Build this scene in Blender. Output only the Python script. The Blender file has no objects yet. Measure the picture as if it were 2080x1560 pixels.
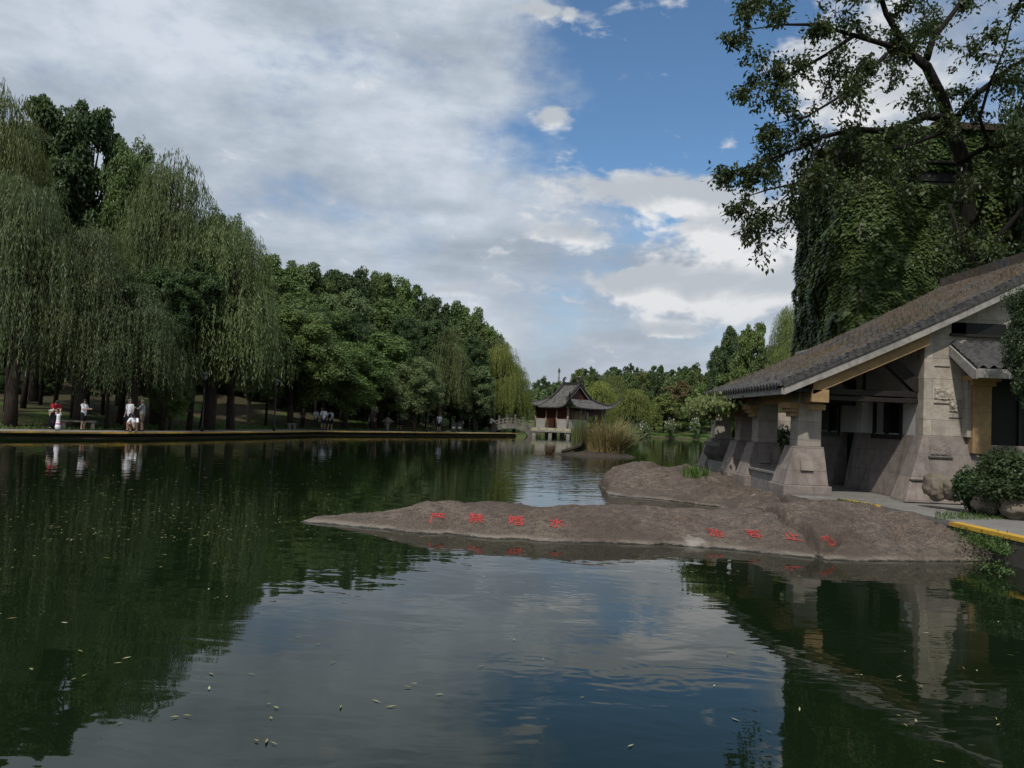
import bpy, bmesh, math, random
import numpy as np
from mathutils import Vector, Matrix, noise as mnoise
R = math.radians
scn = bpy.context.scene
COL = scn.collection
# ---------------------------------------------------------------- camera
CAM_H = 1.9; FPX = 1600.0; PITCH = math.atan(69/1600.0); ROLL = 0.042
cam = bpy.data.cameras.new('camera'); camo = bpy.data.objects.new('camera', cam); COL.objects.link(camo)
cam.sensor_width = 36.0; cam.lens = 36.0*FPX/2080.0; cam.clip_start = 0.05; cam.clip_end = 6000
camo.location = (0, 0, CAM_H)
_f = Vector((0, math.cos(PITCH), math.sin(PITCH))); _u0 = Vector((0, -math.sin(PITCH), math.cos(PITCH)))
_r = Vector((1, 0, 0))*math.cos(ROLL) + _u0*math.sin(ROLL)
_u = _u0*math.cos(ROLL) - Vector((1, 0, 0))*math.sin(ROLL)
camo.rotation_euler = Matrix((_r, _u, -_f)).transposed().to_euler()
scn.camera = camo
def ray(px, py):
    return _f*FPX + _r*(px-1040) - _u*(py-780)
def P(px, py, z=0.0):                     # where the sight line meets the level z
    d = ray(px, py); t = (z-CAM_H)/d.z; return Vector((d.x*t, d.y*t, z))
def Q(px, py, Y):                         # point of the sight line at distance Y ahead
    d = ray(px, py); t = Y/d.y; return Vector((d.x*t, Y, CAM_H+d.z*t))
# ---------------------------------------------------------------- light
SUN_DIR = Vector((-0.20, -0.60, 0.77)).normalized()       # towards the sun
SUN_EL = math.asin(SUN_DIR.z); SUN_AZ = math.atan2(SUN_DIR.x, SUN_DIR.y)
sl = bpy.data.lights.new('sun', 'SUN'); sl.energy = 4.2; sl.angle = R(1.2); sl.color = (1.0, 0.95, 0.87)
so = bpy.data.objects.new('sun', sl); COL.objects.link(so)
so.rotation_euler = (-SUN_DIR).to_track_quat('-Z', 'Y').to_euler(); so.location = (-20, -30, 60)
scn.view_settings.view_transform = 'Standard'; scn.view_settings.look = 'None'
scn.view_settings.exposure = -0.45; scn.view_settings.gamma = 1.0
# ---------------------------------------------------------------- node helpers
class NT:
    def __init__(s, tree): s.t = tree; s.n = tree.nodes; s.l = tree.links
    def new(s, typ, **kw):
        n = s.n.new(typ)
        for k, v in kw.items(): setattr(n, k, v)
        return n
    def put(s, sock, v):
        if isinstance(v, bpy.types.NodeSocket): s.l.new(v, sock)
        elif v is not None: sock.default_value = v
    def m(s, op, a, b=None, c=None, clamp=False):
        n = s.new('ShaderNodeMath', operation=op, use_clamp=clamp)
        for i, v in enumerate((a, b, c)):
            if v is not None: s.put(n.inputs[i], v)
        return n.outputs[0]
    def vm(s, op, a, b=None, out=0):
        n = s.new('ShaderNodeVectorMath', operation=op)
        s.put(n.inputs[0], a)
        if b is not None:
            if op == 'SCALE': s.put(n.inputs['Scale'], b)
            else: s.put(n.inputs[1], b)
        return n.outputs[out]
    def xyz(s, x, y, z):
        n = s.new('ShaderNodeCombineXYZ'); s.put(n.inputs[0], x); s.put(n.inputs[1], y); s.put(n.inputs[2], z); return n.outputs[0]
    def sep(s, v):
        n = s.new('ShaderNodeSeparateXYZ'); s.put(n.inputs[0], v); return n.outputs
    def noise(s, v, scale, detail=4, rough=.5, dist=0, out=0, dim='3D'):
        n = s.new('ShaderNodeTexNoise', noise_dimensions=dim); s.put(n.inputs['Vector'], v)
        n.inputs['Scale'].default_value = scale; n.inputs['Detail'].default_value = detail
        n.inputs['Roughness'].default_value = rough; n.inputs['Distortion'].default_value = dist
        return n.outputs[out]
    def voro(s, v, scale, feat='F1', out='Distance', rnd=1.0):
        n = s.new('ShaderNodeTexVoronoi', feature=feat); s.put(n.inputs['Vector'], v)
        n.inputs['Scale'].default_value = scale; n.inputs['Randomness'].default_value = rnd
        return n.outputs[out]
    def ss(s, v, a, b, lo=0., hi=1., lin=False):
        n = s.new('ShaderNodeMapRange', interpolation_type='LINEAR' if lin else 'SMOOTHSTEP'); s.put(n.inputs[0], v)
        for i, q in enumerate((a, b, lo, hi)): s.put(n.inputs[i+1], q)
        return n.outputs[0]
    def mix(s, f, a, b, blend='MIX'):
        n = s.new('ShaderNodeMix', data_type='RGBA', blend_type=blend); s.put(n.inputs[0], f)
        for i, q in ((6, a), (7, b)):
            if not isinstance(q, bpy.types.NodeSocket): q = tuple(q)+(1,) if len(q) == 3 else q
            s.put(n.inputs[i], q)
        return n.outputs[2]
    def ramp(s, f, stops, interp='LINEAR'):
        n = s.new('ShaderNodeValToRGB'); s.put(n.inputs[0], f); cr = n.color_ramp; cr.interpolation = interp
        while len(cr.elements) < len(stops): cr.elements.new(0.5)
        for e, (p, c) in zip(cr.elements, stops):
            e.position = p; e.color = tuple(c)+(1,) if len(c) == 3 else c
        return n.outputs[0]
    def bump(s, h, strength=.5, dist=.02, normal=None):
        n = s.new('ShaderNodeBump'); n.inputs['Strength'].default_value = strength; n.inputs['Distance'].default_value = dist
        s.put(n.inputs['Height'], h)
        if normal is not None: s.put(n.inputs['Normal'], normal)
        return n.outputs[0]
# ---------------------------------------------------------------- world: Nishita sky with broken cloud
w = bpy.data.worlds.new('World'); scn.world = w; w.use_nodes = True; w.node_tree.nodes.clear()
T = NT(w.node_tree)
sky = T.new('ShaderNodeTexSky', sky_type='NISHITA'); sky.sun_disc = False
sky.sun_elevation = SUN_EL; sky.sun_rotation = SUN_AZ; sky.altitude = 50; sky.air_density = 1.0; sky.dust_density = 0.6; sky.ozone_density = 2.2
tc = T.new('ShaderNodeTexCoord').outputs['Generated']
sx, sy, sz = T.sep(tc)
hor = T.m('SQRT', T.m('ADD', T.m('MULTIPLY', sx, sx), T.m('MULTIPLY', sy, sy)))
az = T.m('ARCTAN2', sx, sy); el = T.m('ARCTAN2', sz, hor)
def azel(px, py):
    d = ray(px, py); return math.atan2(d.x, d.y), math.atan2(d.z, math.hypot(d.x, d.y))
# directions of cloud layers: perspective-like stretch towards the horizon
inv = T.m('DIVIDE', 1.0, T.m('ADD', T.m('ABSOLUTE', sz), 0.16))
pl = T.xyz(T.m('MULTIPLY', sx, inv), T.m('MULTIPLY', sy, inv), 0.0)
ae = T.xyz(az, T.m('MULTIPLY', el, 1.9), 0.0)
warp = T.noise(ae, 3.2, 2, .55, out=1, dim='2D')
aew = T.vm('ADD', ae, T.vm('SCALE', T.vm('SUBTRACT', warp, (.5, .5, .5)), .12))
awx, awy, _z = T.sep(aew)
awy = T.m('DIVIDE', awy, 1.9)
def blob(px, py, rx, ry, amp=1.0):
    a, e = azel(px, py)
    dx = T.m('MULTIPLY_ADD', awx, 1600/rx, -a*1600/rx); dy = T.m('MULTIPLY_ADD', awy, 1600/ry, -e*1600/ry)
    r2 = T.m('MULTIPLY_ADD', dx, dx, T.m('MULTIPLY', dy, dy))
    return T.m('MULTIPLY', T.m('DIVIDE', 1.0, T.m('MULTIPLY_ADD', T.m('MULTIPLY', r2, r2), .8, T.m('ADD', r2, 1.0))), amp)
def total(lst):
    o = lst[0]
    for q in lst[1:]: o = T.m('ADD', o, q)
    return o
# blue gaps
gap = total([blob(1345, 120, 215, 200, 1.4), blob(1470, 290, 130, 110, .7), blob(1150, 275, 110, 45, .4),
             blob(1110, 345, 110, 22, .4), blob(1325, 440, 42, 34, .6), blob(1410, 508, 60, 12, .3),
             blob(1650, -250, 480, 260, 1.0), blob(660, 425, 60, 14, .2), blob(2100, 200, 120, 300, .5)])
fb = T.noise(ae, 5.5, 6, .58, dim='2D')
fb2 = T.noise(T.vm('MULTIPLY', ae, (1.0, 1.7, 1)), 2.6, 5, .58, .3, dim='2D')
puff = T.noise(ae, 13, 6, .58, dim='2D')
dens = T.m('SUBTRACT', T.m('MULTIPLY_ADD', fb, 1.6, .2), gap)
dens = T.m('MULTIPLY_ADD', T.m('SUBTRACT', puff, .5), .5, dens)
aA = T.ss(dens, .05, .95)
# sheet cloud colour: grey bellies and paler rifts
sh = T.m('MULTIPLY_ADD', fb2, .62, T.m('MULTIPLY', puff, .30))
sh = T.m('ADD', sh, total([blob(590, 60, 110, 50, -.11), blob(930, 500, 320, 34, -.12), blob(900, 425, 80, 14, -.12), blob(1150, 750, 220, 40, -.10),
    blob(60, 20, 330, 110, .10), blob(880, 445, 50, 10, .12), blob(1150, 700, 240, 20, .06), blob(700, 480, 260, 26, .08), blob(480, 120, 150, 40, .06)]))
cA = T.ramp(sh, [(.28, (.46, .505, .565)), (.41, (.58, .63, .70)), (.50, (.69, .74, .805)), (.62, (.86, .90, .95))])
# cumulus
def cum(lst, s_): return total([blob(x, y+s_, a, b, k) for x, y, a, b, k in lst])
CU = [(1360, 375, 90, 34, 1.1), (1470, 395, 100, 34, .8), (1210, 400, 110, 38, .9), (1425, 455, 75, 42, 1.0), (1540, 480, 110, 50, .8),
      (1250, 575, 90, 30, 1.0), (1330, 560, 60, 32, .8), (1450, 575, 100, 34, 1.0), (1590, 600, 90, 34, .9), (1360, 650, 120, 20, .7), (1130, 480, 110, 24, .6), (1180, 700, 150, 16, .5), (1620, 470, 80, 40, .9), (950, 590, 160, 18, .5), (1120, 255, 34, 26, .9), (1690, 130, 120, 80, 1.0), (1800, 200, 110, 60, .7), (1120, 4, 150, 14, .7)]
c0 = cum(CU, 0); c1 = cum(CU, 22)
billow = T.m('ABSOLUTE', T.m('SUBTRACT', T.noise(aew, 17, 3, .5, dim='2D'), .5))
edge = T.m('MULTIPLY_ADD', T.m('SUBTRACT', puff, .5), 1.5, T.m('MULTIPLY_ADD', billow, -1.3, .12))
aB = T.ss(T.m('ADD', c0, edge), .26, .76)
lit = T.m('ADD', T.m('MULTIPLY_ADD', T.m('SUBTRACT', c1, c0), 1.5, .60), T.m('MULTIPLY_ADD', T.m('SUBTRACT', puff, .5), 1.1, T.m('MULTIPLY_ADD', billow, -1.6, .10)))
cB = T.ramp(lit, [(.15, (.60, .65, .71)), (.48, (.68, .72, .78)), (.78, (.82, .85, .88)), (1.0, (.95, .97, .99))])
# a thin veil low down
veil = T.ss(el, .0, .22, .55, 0)
SKYS = 0.15
skyc = T.mix(1.0, sky.outputs[0], (SKYS*.8, SKYS*1.0, SKYS*1.1), 'MULTIPLY')
k = 1.12
cA = T.mix(1.0, cA, (1.01, 1.06, 1.12), 'MULTIPLY'); cB = T.mix(1.0, cB, (k, k, k), 'MULTIPLY')
c = T.mix(aA, skyc, cA)
c = T.mix(aB, c, cB)
c = T.mix(T.m('MULTIPLY', veil, .6), c, (.60, .65, .71))
bg = T.new('ShaderNodeBackground'); T.put(bg.inputs[0], c); bg.inputs[1].default_value = 1.0
wo = T.new('ShaderNodeOutputWorld'); T.l.new(bg.outputs[0], wo.inputs[0])
w.cycles.sampling_method = 'MANUAL'; w.cycles.sample_map_resolution = 256
scn.cycles.use_adaptive_sampling = True; scn.cycles.adaptive_threshold = 0.02
scn.cycles.max_bounces = 5; scn.cycles.diffuse_bounces = 2; scn.cycles.glossy_bounces = 3; scn.cycles.transmission_bounces = 3; scn.cycles.transparent_max_bounces = 6
scn.cycles.caustics_reflective = False; scn.cycles.caustics_refractive = False
# ---------------------------------------------------------------- object helpers
rng = np.random.default_rng(11); random.seed(5)
def tag(o, label=None, cat=None, group=None, kind=None):
    if label: o['label'] = label
    if cat: o['category'] = cat
    if group: o['group'] = group
    if kind: o['kind'] = kind
    return o
def thing(name, label, cat, loc=(0, 0, 0), rz=0.0, group=None):
    o = bpy.data.objects.new(name, None); COL.objects.link(o); o.location = loc; o.rotation_euler = (0, 0, rz); o.empty_display_size = .2
    return tag(o, label, cat, group)
def link(name, me, mat=None, parent=None):
    if mat is not None: me.materials.append(mat)
    o = bpy.data.objects.new(name, me); COL.objects.link(o)
    if parent is not None: o.parent = parent
    return o
def np_mesh(name, co, faces_flat, nper):
    me = bpy.data.meshes.new(name); n = len(co); nf = len(faces_flat)//nper
    me.vertices.add(n); me.vertices.foreach_set('co', np.asarray(co, np.float32).ravel())
    me.loops.add(len(faces_flat)); me.loops.foreach_set('vertex_index', np.asarray(faces_flat, np.int32))
    me.polygons.add(nf); me.polygons.foreach_set('loop_start', np.arange(0, nf*nper, nper, dtype=np.int32))
    me.update(calc_edges=True); return me
def smooth(me):
    me.polygons.foreach_set('use_smooth', np.ones(len(me.polygons), bool)); me.update(); return me
class MB:
    def __init__(s): s.v = []; s.f = []
    def add(s, vs, fs):
        n = len(s.v); s.v += [tuple(v) for v in vs]; s.f += [tuple(i+n for i in f) for f in fs]; return s
    def box(s, x0, x1, y0, y1, z0, z1, M=None):
        vs = [Vector((x, y, z)) for z in (z0, z1) for y in (y0, y1) for x in (x0, x1)]
        if M is not None: vs = [M @ v for v in vs]
        return s.add(vs, [(0, 2, 3, 1), (4, 5, 7, 6), (0, 1, 5, 4), (2, 6, 7, 3), (0, 4, 6, 2), (1, 3, 7, 5)])
    def frus(s, b, t, z0, z1):               # (x0,x1,y0,y1) bottom and top
        vs = [(b[0], b[2], z0), (b[1], b[2], z0), (b[0], b[3], z0), (b[1], b[3], z0), (t[0], t[2], z1), (t[1], t[2], z1), (t[0], t[3], z1), (t[1], t[3], z1)]
        return s.add(vs, [(0, 2, 3, 1), (4, 5, 7, 6), (0, 1, 5, 4), (2, 6, 7, 3), (0, 4, 6, 2), (1, 3, 7, 5)])
    def tube(s, pts, rad, n=8, cap=True):
        pts = [Vector(p) for p in pts]
        if not hasattr(rad, '__len__'): rad = [rad]*len(pts)
        base = len(s.v); vs = []; fs = []; ref = None
        for i, p in enumerate(pts):
            d = (pts[min(i+1, len(pts)-1)]-pts[max(i-1, 0)]).normalized()
            if ref is None: ref = Vector((0, 0, 1)) if abs(d.z) < .9 else Vector((1, 0, 0))
            a = d.cross(ref).normalized(); b = a.cross(d).normalized(); ref = b
            for k in range(n):
                t = 2*math.pi*k/n; vs.append(p+(a*math.cos(t)+b*math.sin(t))*rad[i])
        for i in range(len(pts)-1):
            for k in range(n):
                fs.append((i*n+k, i*n+(k+1) % n, (i+1)*n+(k+1) % n, (i+1)*n+k))
        if cap: fs += [tuple(range(n))[::-1], tuple((len(pts)-1)*n+k for k in range(n))]
        return s.add(vs, fs)
    def prism(s, poly, y0, y1, axis='y'):    # polygon in xz pushed along y
        n = len(poly)
        if axis == 'y': vs = [(x, y0, z) for x, z in poly]+[(x, y1, z) for x, z in poly]
        elif axis == 'x': vs = [(y0, x, z) for x, z in poly]+[(y1, x, z) for x, z in poly]
        else: vs = [(x, y, y0) for x, y in poly]+[(x, y, y1) for x, y in poly]
        fs = [(i, (i+1) % n, n+(i+1) % n, n+i) for i in range(n)]+[tuple(range(n))[::-1], tuple(range(n, 2*n))]
        return s.add(vs, fs)
    def build(s, name, mat=None, parent=None, sm=False, bev=0.0, M=None):
        me = bpy.data.meshes.new(name); me.from_pydata([tuple(M @ Vector(v)) for v in s.v] if M is not None else s.v, [], s.f)
        bm = bmesh.new(); bm.from_mesh(me); bmesh.ops.recalc_face_normals(bm, faces=bm.faces); bm.to_mesh(me); bm.free()
        if sm: smooth(me)
        o = link(name, me, mat, parent)
        if bev:
            b = o.modifiers.new('b', 'BEVEL'); b.width = bev; b.segments = 2; b.limit_method = 'ANGLE'; b.angle_limit = .6
        return o
# ---------------------------------------------------------------- materials
def mat_new(name):
    m = bpy.data.materials.new(name); m.use_nodes = True; T = NT(m.node_tree); b = m.node_tree.nodes['Principled BSDF']
    return m, T, b
def OBJ(T): return T.new('ShaderNodeTexCoord').outputs['Object']
def POS(T): return T.new('ShaderNodeNewGeometry').outputs['Position']
def mat(name, col, rough=.75, var=.25, scale=6.0, bump=.3, bdist=.01, spec=.3, col2=None, world=True, metal=0.0):
    m, T, b = mat_new(name); p = POS(T) if world else OBJ(T)
    n1 = T.noise(p, scale, 5, .6); n2 = T.noise(p, scale*.17, 3, .5)
    f = T.ss(T.m('ADD', T.m('MULTIPLY', n1, .6), T.m('MULTIPLY', n2, .4)), .3, .7)
    c2 = col2 or tuple(c*(1-var) for c in col); c1 = tuple(min(1, c*(1+var*.6)) for c in col)
    T.put(b.inputs['Base Color'], T.mix(f, c2, c1))
    b.inputs['Roughness'].default_value = rough; b.inputs['Specular IOR Level'].default_value = spec; b.inputs['Metallic'].default_value = metal
    if bump: T.put(b.inputs['Normal'], T.bump(T.noise(p, scale*2.5, 5, .65), bump, bdist))
    return m
def leaf_mat(name, ca, cb, cc, trans=.3, rough=.5, spec=.35, tip=None):
    m, T, b = mat_new(name)
    g = T.new('ShaderNodeNewGeometry'); oi = T.new('ShaderNodeObjectInfo')
    r = T.m('FRACT', T.m('ADD', g.outputs['Random Per Island'], T.m('MULTIPLY', oi.outputs['Random'], 7.0)))
    c = T.ramp(r, [(0, ca), (.55, cb), (1, cc)])
    n = T.noise(POS(T), .55, 2, .5)
    c = T.mix(T.ss(n, .38, .62, 0, .5), c, tip or cc)
    hsv = T.new('ShaderNodeHueSaturation'); T.put(hsv.inputs['Color'], c)
    T.put(hsv.inputs['Value'], T.ss(oi.outputs['Random'], 0, 1, .82, 1.2, lin=True)); T.put(hsv.inputs['Hue'], T.ss(T.m('FRACT', T.m('MULTIPLY', oi.outputs['Random'], 13.7)), 0, 1, .487, .51, lin=True))
    c = hsv.outputs[0]
    T.put(b.inputs['Base Color'], c); b.inputs['Roughness'].default_value = rough; b.inputs['Specular IOR Level'].default_value = spec
    tr = T.new('ShaderNodeBsdfTranslucent'); T.put(tr.inputs[0], T.mix(.45, c, (.14, .20, .03)))
    mx = T.new('ShaderNodeMixShader'); mx.inputs[0].default_value = trans
    T.l.new(b.outputs[0], mx.inputs[1]); T.l.new(tr.outputs[0], mx.inputs[2])
    T.l.new(mx.outputs[0], m.node_tree.nodes['Material Output'].inputs[0]); return m
LF_DARK = leaf_mat('leaf_dark', (0.030, 0.053, 0.021), (0.048, 0.083, 0.029), (0.081, 0.127, 0.041))
LF_MID = leaf_mat('leaf_mid', (0.050, 0.083, 0.025), (0.083, 0.133, 0.037), (0.131, 0.194, 0.055))
LF_PALE = leaf_mat('leaf_pale', (0.075, 0.112, 0.043), (0.115, 0.173, 0.065), (0.175, 0.237, 0.100))
LF_OLIVE = leaf_mat('leaf_olive', (0.075, 0.103, 0.027), (0.119, 0.152, 0.043), (0.169, 0.206, 0.060))
LF_BROWN = leaf_mat('leaf_brown', (.085, .070, .030), (.135, .105, .042), (.18, .14, .060))
LF_WIL = leaf_mat('leaf_willow', (.060, .086, .030), (.098, .132, .044), (.148, .185, .064), trans=.33)
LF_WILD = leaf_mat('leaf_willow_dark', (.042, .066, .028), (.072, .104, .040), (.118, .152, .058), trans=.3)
LF_WILY = leaf_mat('leaf_willow_yellow', (0.100, 0.135, 0.027), (0.150, 0.194, 0.040), (0.213, 0.250, 0.057), trans=.35)
LF_NEAR = leaf_mat('leaf_near', (0.024, 0.042, 0.019), (0.039, 0.066, 0.027), (0.075, 0.108, 0.042), trans=.25)
LF_IVY = leaf_mat('leaf_ivy', (0.028, 0.052, 0.014), (0.054, 0.098, 0.022), (0.095, 0.150, 0.038), trans=.15, rough=.5, spec=.35, tip=(0.066, 0.092, 0.018))
LF_BUSH = leaf_mat('leaf_bush', (.014, .028, .010), (.026, .050, .017), (.050, .085, .026), trans=.15)
LF_WEED = leaf_mat('leaf_weed', (.040, .080, .018), (.065, .12, .026), (.10, .17, .040))
LF_DRY = leaf_mat('dry_grass', (.11, .075, .045), (.17, .12, .07), (.24, .18, .10), trans=.2, spec=.1)
LF_REED = leaf_mat('reed_leaf', (.16, .125, .055), (.25, .195, .085), (.34, .28, .14), trans=.2, spec=.2)
LF_REEDG = leaf_mat('reed_green', (.07, .10, .035), (.11, .14, .05), (.17, .19, .08), trans=.25)
LF_FLOAT = leaf_mat('fallen_leaf', (.16, .15, .04), (.26, .25, .11), (.42, .42, .30), trans=.0, rough=.6, tip=(.30, .27, .06))
BARK = mat('bark', (.045, .036, .028), .9, .4, 9, .8, .02, .15)
BARK_PALE = mat('bark_pale', (.17, .14, .11), .9, .35, 9, .6, .02, .15)
WOOD_DK = mat('wood_dark', (.018, .014, .012), .6, .3, 14, .3, .004)
OCHRE = mat('ochre_render', (.31, .205, .095), .85, .25, 8, .35, .004, col2=(.22, .15, .08))
PLASTER = mat('white_plaster', (.50, .49, .47), .85, .12, 3, .2, .003)
BOARD = mat('grey_board', (.29, .275, .25), .8, .35, 9, .4, .004)
YELLOW = mat('yellow_paint', (.50, .30, .03), .65, .25, 12, .4, .003, col2=(.45, .27, .05))
CONC = mat('concrete', (.20, .19, .175), .85, .25, 7, .35, .004)
CONC_DK = mat('concrete_dark', (.075, .07, .06), .85, .3, 5, .35, .006)
STONE_GR = mat('bank_stone', (.26, .25, .22), .85, .35, 5, .5, .01)
TERRA = mat('terracotta', (.055, .035, .025), .8, .3, 8, .3, .006)
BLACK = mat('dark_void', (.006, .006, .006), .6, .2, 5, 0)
IRON = mat('black_iron', (.015, .016, .017), .45, .2, 10, .1)
WHITEP = mat('white_paint', (.78, .78, .76), .5, .1, 10, .1, .002)
def stone_mat(name, ca, cb, bw=.9, bh=.42, joint=.55, pits=.5):
    m, T, b = mat_new(name); p = POS(T); x, y, z = T.sep(p)
    u = T.m('ADD', x, y)
    br = T.new('ShaderNodeTexBrick'); T.put(br.inputs['Vector'], T.xyz(u, z, 0)); br.offset = .45
    br.inputs['Scale'].default_value = 1; br.inputs['Mortar Size'].default_value = .006; br.inputs['Mortar Smooth'].default_value = .2
    br.inputs['Brick Width'].default_value = bw; br.inputs['Row Height'].default_value = bh
    br.inputs['Color1'].default_value = (.8, .8, .8, 1); br.inputs['Color2'].default_value = (1.08, 1.05, 1.02, 1); br.inputs['Mortar'].default_value = (joint, joint, joint, 1)
    n = T.noise(p, 5, 6, .62); n2 = T.noise(p, 38, 5, .6); pit = T.voro(p, 22)
    c = T.mix(T.ss(n, .3, .7), ca, cb); c = T.mix(1.0, c, br.outputs['Color'], 'MULTIPLY')
    c = T.mix(T.ss(n2, .25, .8, 0, .5), c, tuple(q*.6 for q in ca))
    drip = T.noise(T.vm('MULTIPLY', p, (3.2, 3.2, .35)), 1.0, 4, .6)
    c = T.mix(T.ss(drip, .52, .75, 0, .6), c, tuple(q*.45 for q in ca))
    T.put(b.inputs['Base Color'], c); b.inputs['Roughness'].default_value = .9; b.inputs['Specular IOR Level'].default_value = .15
    h = T.m('ADD', T.m('MULTIPLY', n2, .5), T.m('ADD', T.m('MULTIPLY', br.outputs['Fac'], -.8), T.m('MULTIPLY', T.ss(pit, 0, .22), pits)))
    T.put(b.inputs['Normal'], T.bump(h, .55, .012)); return m
STONE_L = stone_mat('stone_light', (.34, .30, .25), (.50, .46, .40), 1.0, .45)
STONE_P = stone_mat('stone_pink', (.215, .182, .165), (.31, .27, .245), 1.1, .5, .6, .3)
STONE_S = stone_mat('stone_shaft', (.30, .27, .235), (.40, .365, .32), 2.0, .42, .6, .2)
# ---------------------------------------------------------------- lake outline and terrain
bankpx = [(0, 877), (120, 878), (260, 879.5), (380, 879), (500, 878), (650, 876), (750, 877.5), (893, 879), (970, 880), (1055, 880.5)]
BANK = [(P(x, y, .3).x, P(x, y, .3).y) for x, y in bankpx]
LAKE = [(9.2, .6), (8.6, 6), (7.9, 11), (7.5, 14), (7.0, 17), (6.9, 26), (9, 29), (22, 34), (36, 60), (40, 88), (36, 104), (28, 108.5), (20, 109), (14, 113), (6, 116), (-4, 108), (-5, 98), (-2, 90)]
LAKE += BANK[::-1] + [(-27, 29), (-34, 18), (-36, 6), (-20, .2), (0, .8)]
LP = np.array(LAKE)
def sdist(x, y):                              # signed distance to the shore, positive on land
    x = np.atleast_1d(np.asarray(x, float)); y = np.atleast_1d(np.asarray(y, float))
    best = np.full(x.shape, 1e9); ins = np.zeros(x.shape, bool)
    n = len(LP)
    for i in range(n):
        ax, ay = LP[i]; bx, by = LP[(i+1) % n]
        dx, dy = bx-ax, by-ay; t = np.clip(((x-ax)*dx+(y-ay)*dy)/(dx*dx+dy*dy), 0, 1)
        best = np.minimum(best, np.hypot(x-ax-t*dx, y-ay-t*dy))
        c = ((ay > y) != (by > y)) & (x < (bx-ax)*(y-ay)/((by-ay) if by != ay else 1e-9)+ax); ins ^= c
    return np.where(ins, -best, best)
def sms(v, a, b): t = np.clip((v-a)/(b-a), 0, 1); return t*t*(3-2*t)
def gz(x, y):
    x = np.atleast_1d(np.asarray(x, float)); y = np.atleast_1d(np.asarray(y, float)); s = sdist(x, y)
    left = sms(-x+ (y-40)*.0, -2, 4)*sms(y, 28, 36)
    base = np.where(s < 0, -1.0*sms(-s, 0.0, 1.2)-.05, .30*sms(s, .0, .8))
    z = base + left*(1.25*sms(s, 2.8, 13) + 2.2*sms(s, 16, 60)) + (1-left)*(.25*sms(s, 4, 14))
    z = z + 7*np.exp(-(((x+42)/30)**2+((y-112)/34)**2))*sms(s, 8, 30)
    z = z + 9*np.exp(-(((x-25)/70)**2+((y-215)/50)**2))*sms(s, 10, 60) + 7*np.exp(-(((x-62)/26)**2+((y-120)/60)**2))*sms(s, 8, 40)
    z = z + .12*np.sin(x*.7+1.3*np.sin(y*.31))*np.sin(y*.53)*sms(s, 4, 12)
    return z
def gz1(x, y): return float(gz(x, y)[0])
def axis(segs):
    o = []
    for a, b, st in segs: o += list(np.arange(a, b, st))
    return np.array(o+[segs[-1][1]])
GX = axis([(-2600, -400, 220), (-400, -120, 28), (-120, -48, 4), (-48, 48, .8), (48, 120, 4), (120, 400, 28), (400, 2600, 220)])
GY = axis([(-1500, -100, 200), (-100, -8, 6), (-8, 124, .8), (124, 260, 5), (260, 500, 24), (500, 3600, 260)])
XX, YY = np.meshgrid(GX, GY); ZZ = gz(XX.ravel(), YY.ravel()).reshape(XX.shape)
nx, ny = len(GX), len(GY)
idx = np.arange(nx*ny).reshape(ny, nx)
fq = np.stack([idx[:-1, :-1], idx[:-1, 1:], idx[1:, 1:], idx[1:, :-1]], -1).reshape(-1)
me = smooth(np_mesh('ground', np.stack([XX.ravel(), YY.ravel(), ZZ.ravel()], 1), fq, 4))
gm, T, b = mat_new('grass_ground'); p = POS(T)
n1 = T.noise(p, .35, 5, .6); n2 = T.noise(p, 3.0, 5, .65); n3 = T.noise(p, 22, 4, .6)
c = T.mix(T.ss(n2, .3, .7), (.050, .095, .022), (.105, .165, .040))
c = T.mix(T.ss(n1, .46, .60, 0, .9), c, (.105, .080, .050))
c = T.mix(T.ss(n3, .55, .8, 0, .7), c, (.16, .13, .07))
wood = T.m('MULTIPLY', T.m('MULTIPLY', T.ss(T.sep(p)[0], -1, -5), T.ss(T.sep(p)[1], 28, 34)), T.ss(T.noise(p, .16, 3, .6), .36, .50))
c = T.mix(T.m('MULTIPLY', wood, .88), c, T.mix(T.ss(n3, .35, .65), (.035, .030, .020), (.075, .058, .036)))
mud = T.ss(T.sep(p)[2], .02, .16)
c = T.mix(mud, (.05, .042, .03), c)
T.put(b.inputs['Base Color'], c); b.inputs['Roughness'].default_value = .95; b.inputs['Specular IOR Level'].default_value = .1
T.put(b.inputs['Normal'], T.bump(T.m('ADD', n3, n2), .8, .06))
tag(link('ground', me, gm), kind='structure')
# grass blades on the banks
def blades(name, pts, h, wd, mt, lean=.35, parent=None, seg=2):
    n = len(pts); pts = np.asarray(pts, float); a = rng.uniform(0, 2*np.pi, n); hh = h*rng.uniform(.5, 1.2, n)
    ln = rng.normal(0, lean, n)[:, None]*hh[:, None]; d = np.stack([np.cos(a), np.sin(a), np.zeros(n)], 1); e = np.stack([-np.sin(a), np.cos(a), np.zeros(n)], 1)
    up = np.array([0, 0, 1.])
    q0 = pts-d*wd/2; q1 = pts+d*wd/2; m0 = pts+up*hh[:, None]*.6+e*ln*.35; t = pts+up*hh[:, None]+e*ln
    m1 = m0+d*wd*.4; m0 = m0-d*wd*.4
    co = np.stack([q0, q1, m1, m0, t], 1).reshape(-1, 3); k = np.arange(n)[:, None]*5
    f = np.concatenate([k+0, k+1, k+2, k+3], 1); g = np.concatenate([k+3, k+2, k+4, k+4], 1)
    f2 = np.stack([f, g], 1).reshape(-1)
    me = bpy.data.meshes.new(name)
    tri = np.concatenate([np.concatenate([k, k+1, k+2], 1), np.concatenate([k, k+2, k+3], 1), np.concatenate([k+3, k+2, k+4], 1)], 0).reshape(-1)
    me = np_mesh(name, co, tri, 3)
    return link(name, me, mt, parent)
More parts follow.
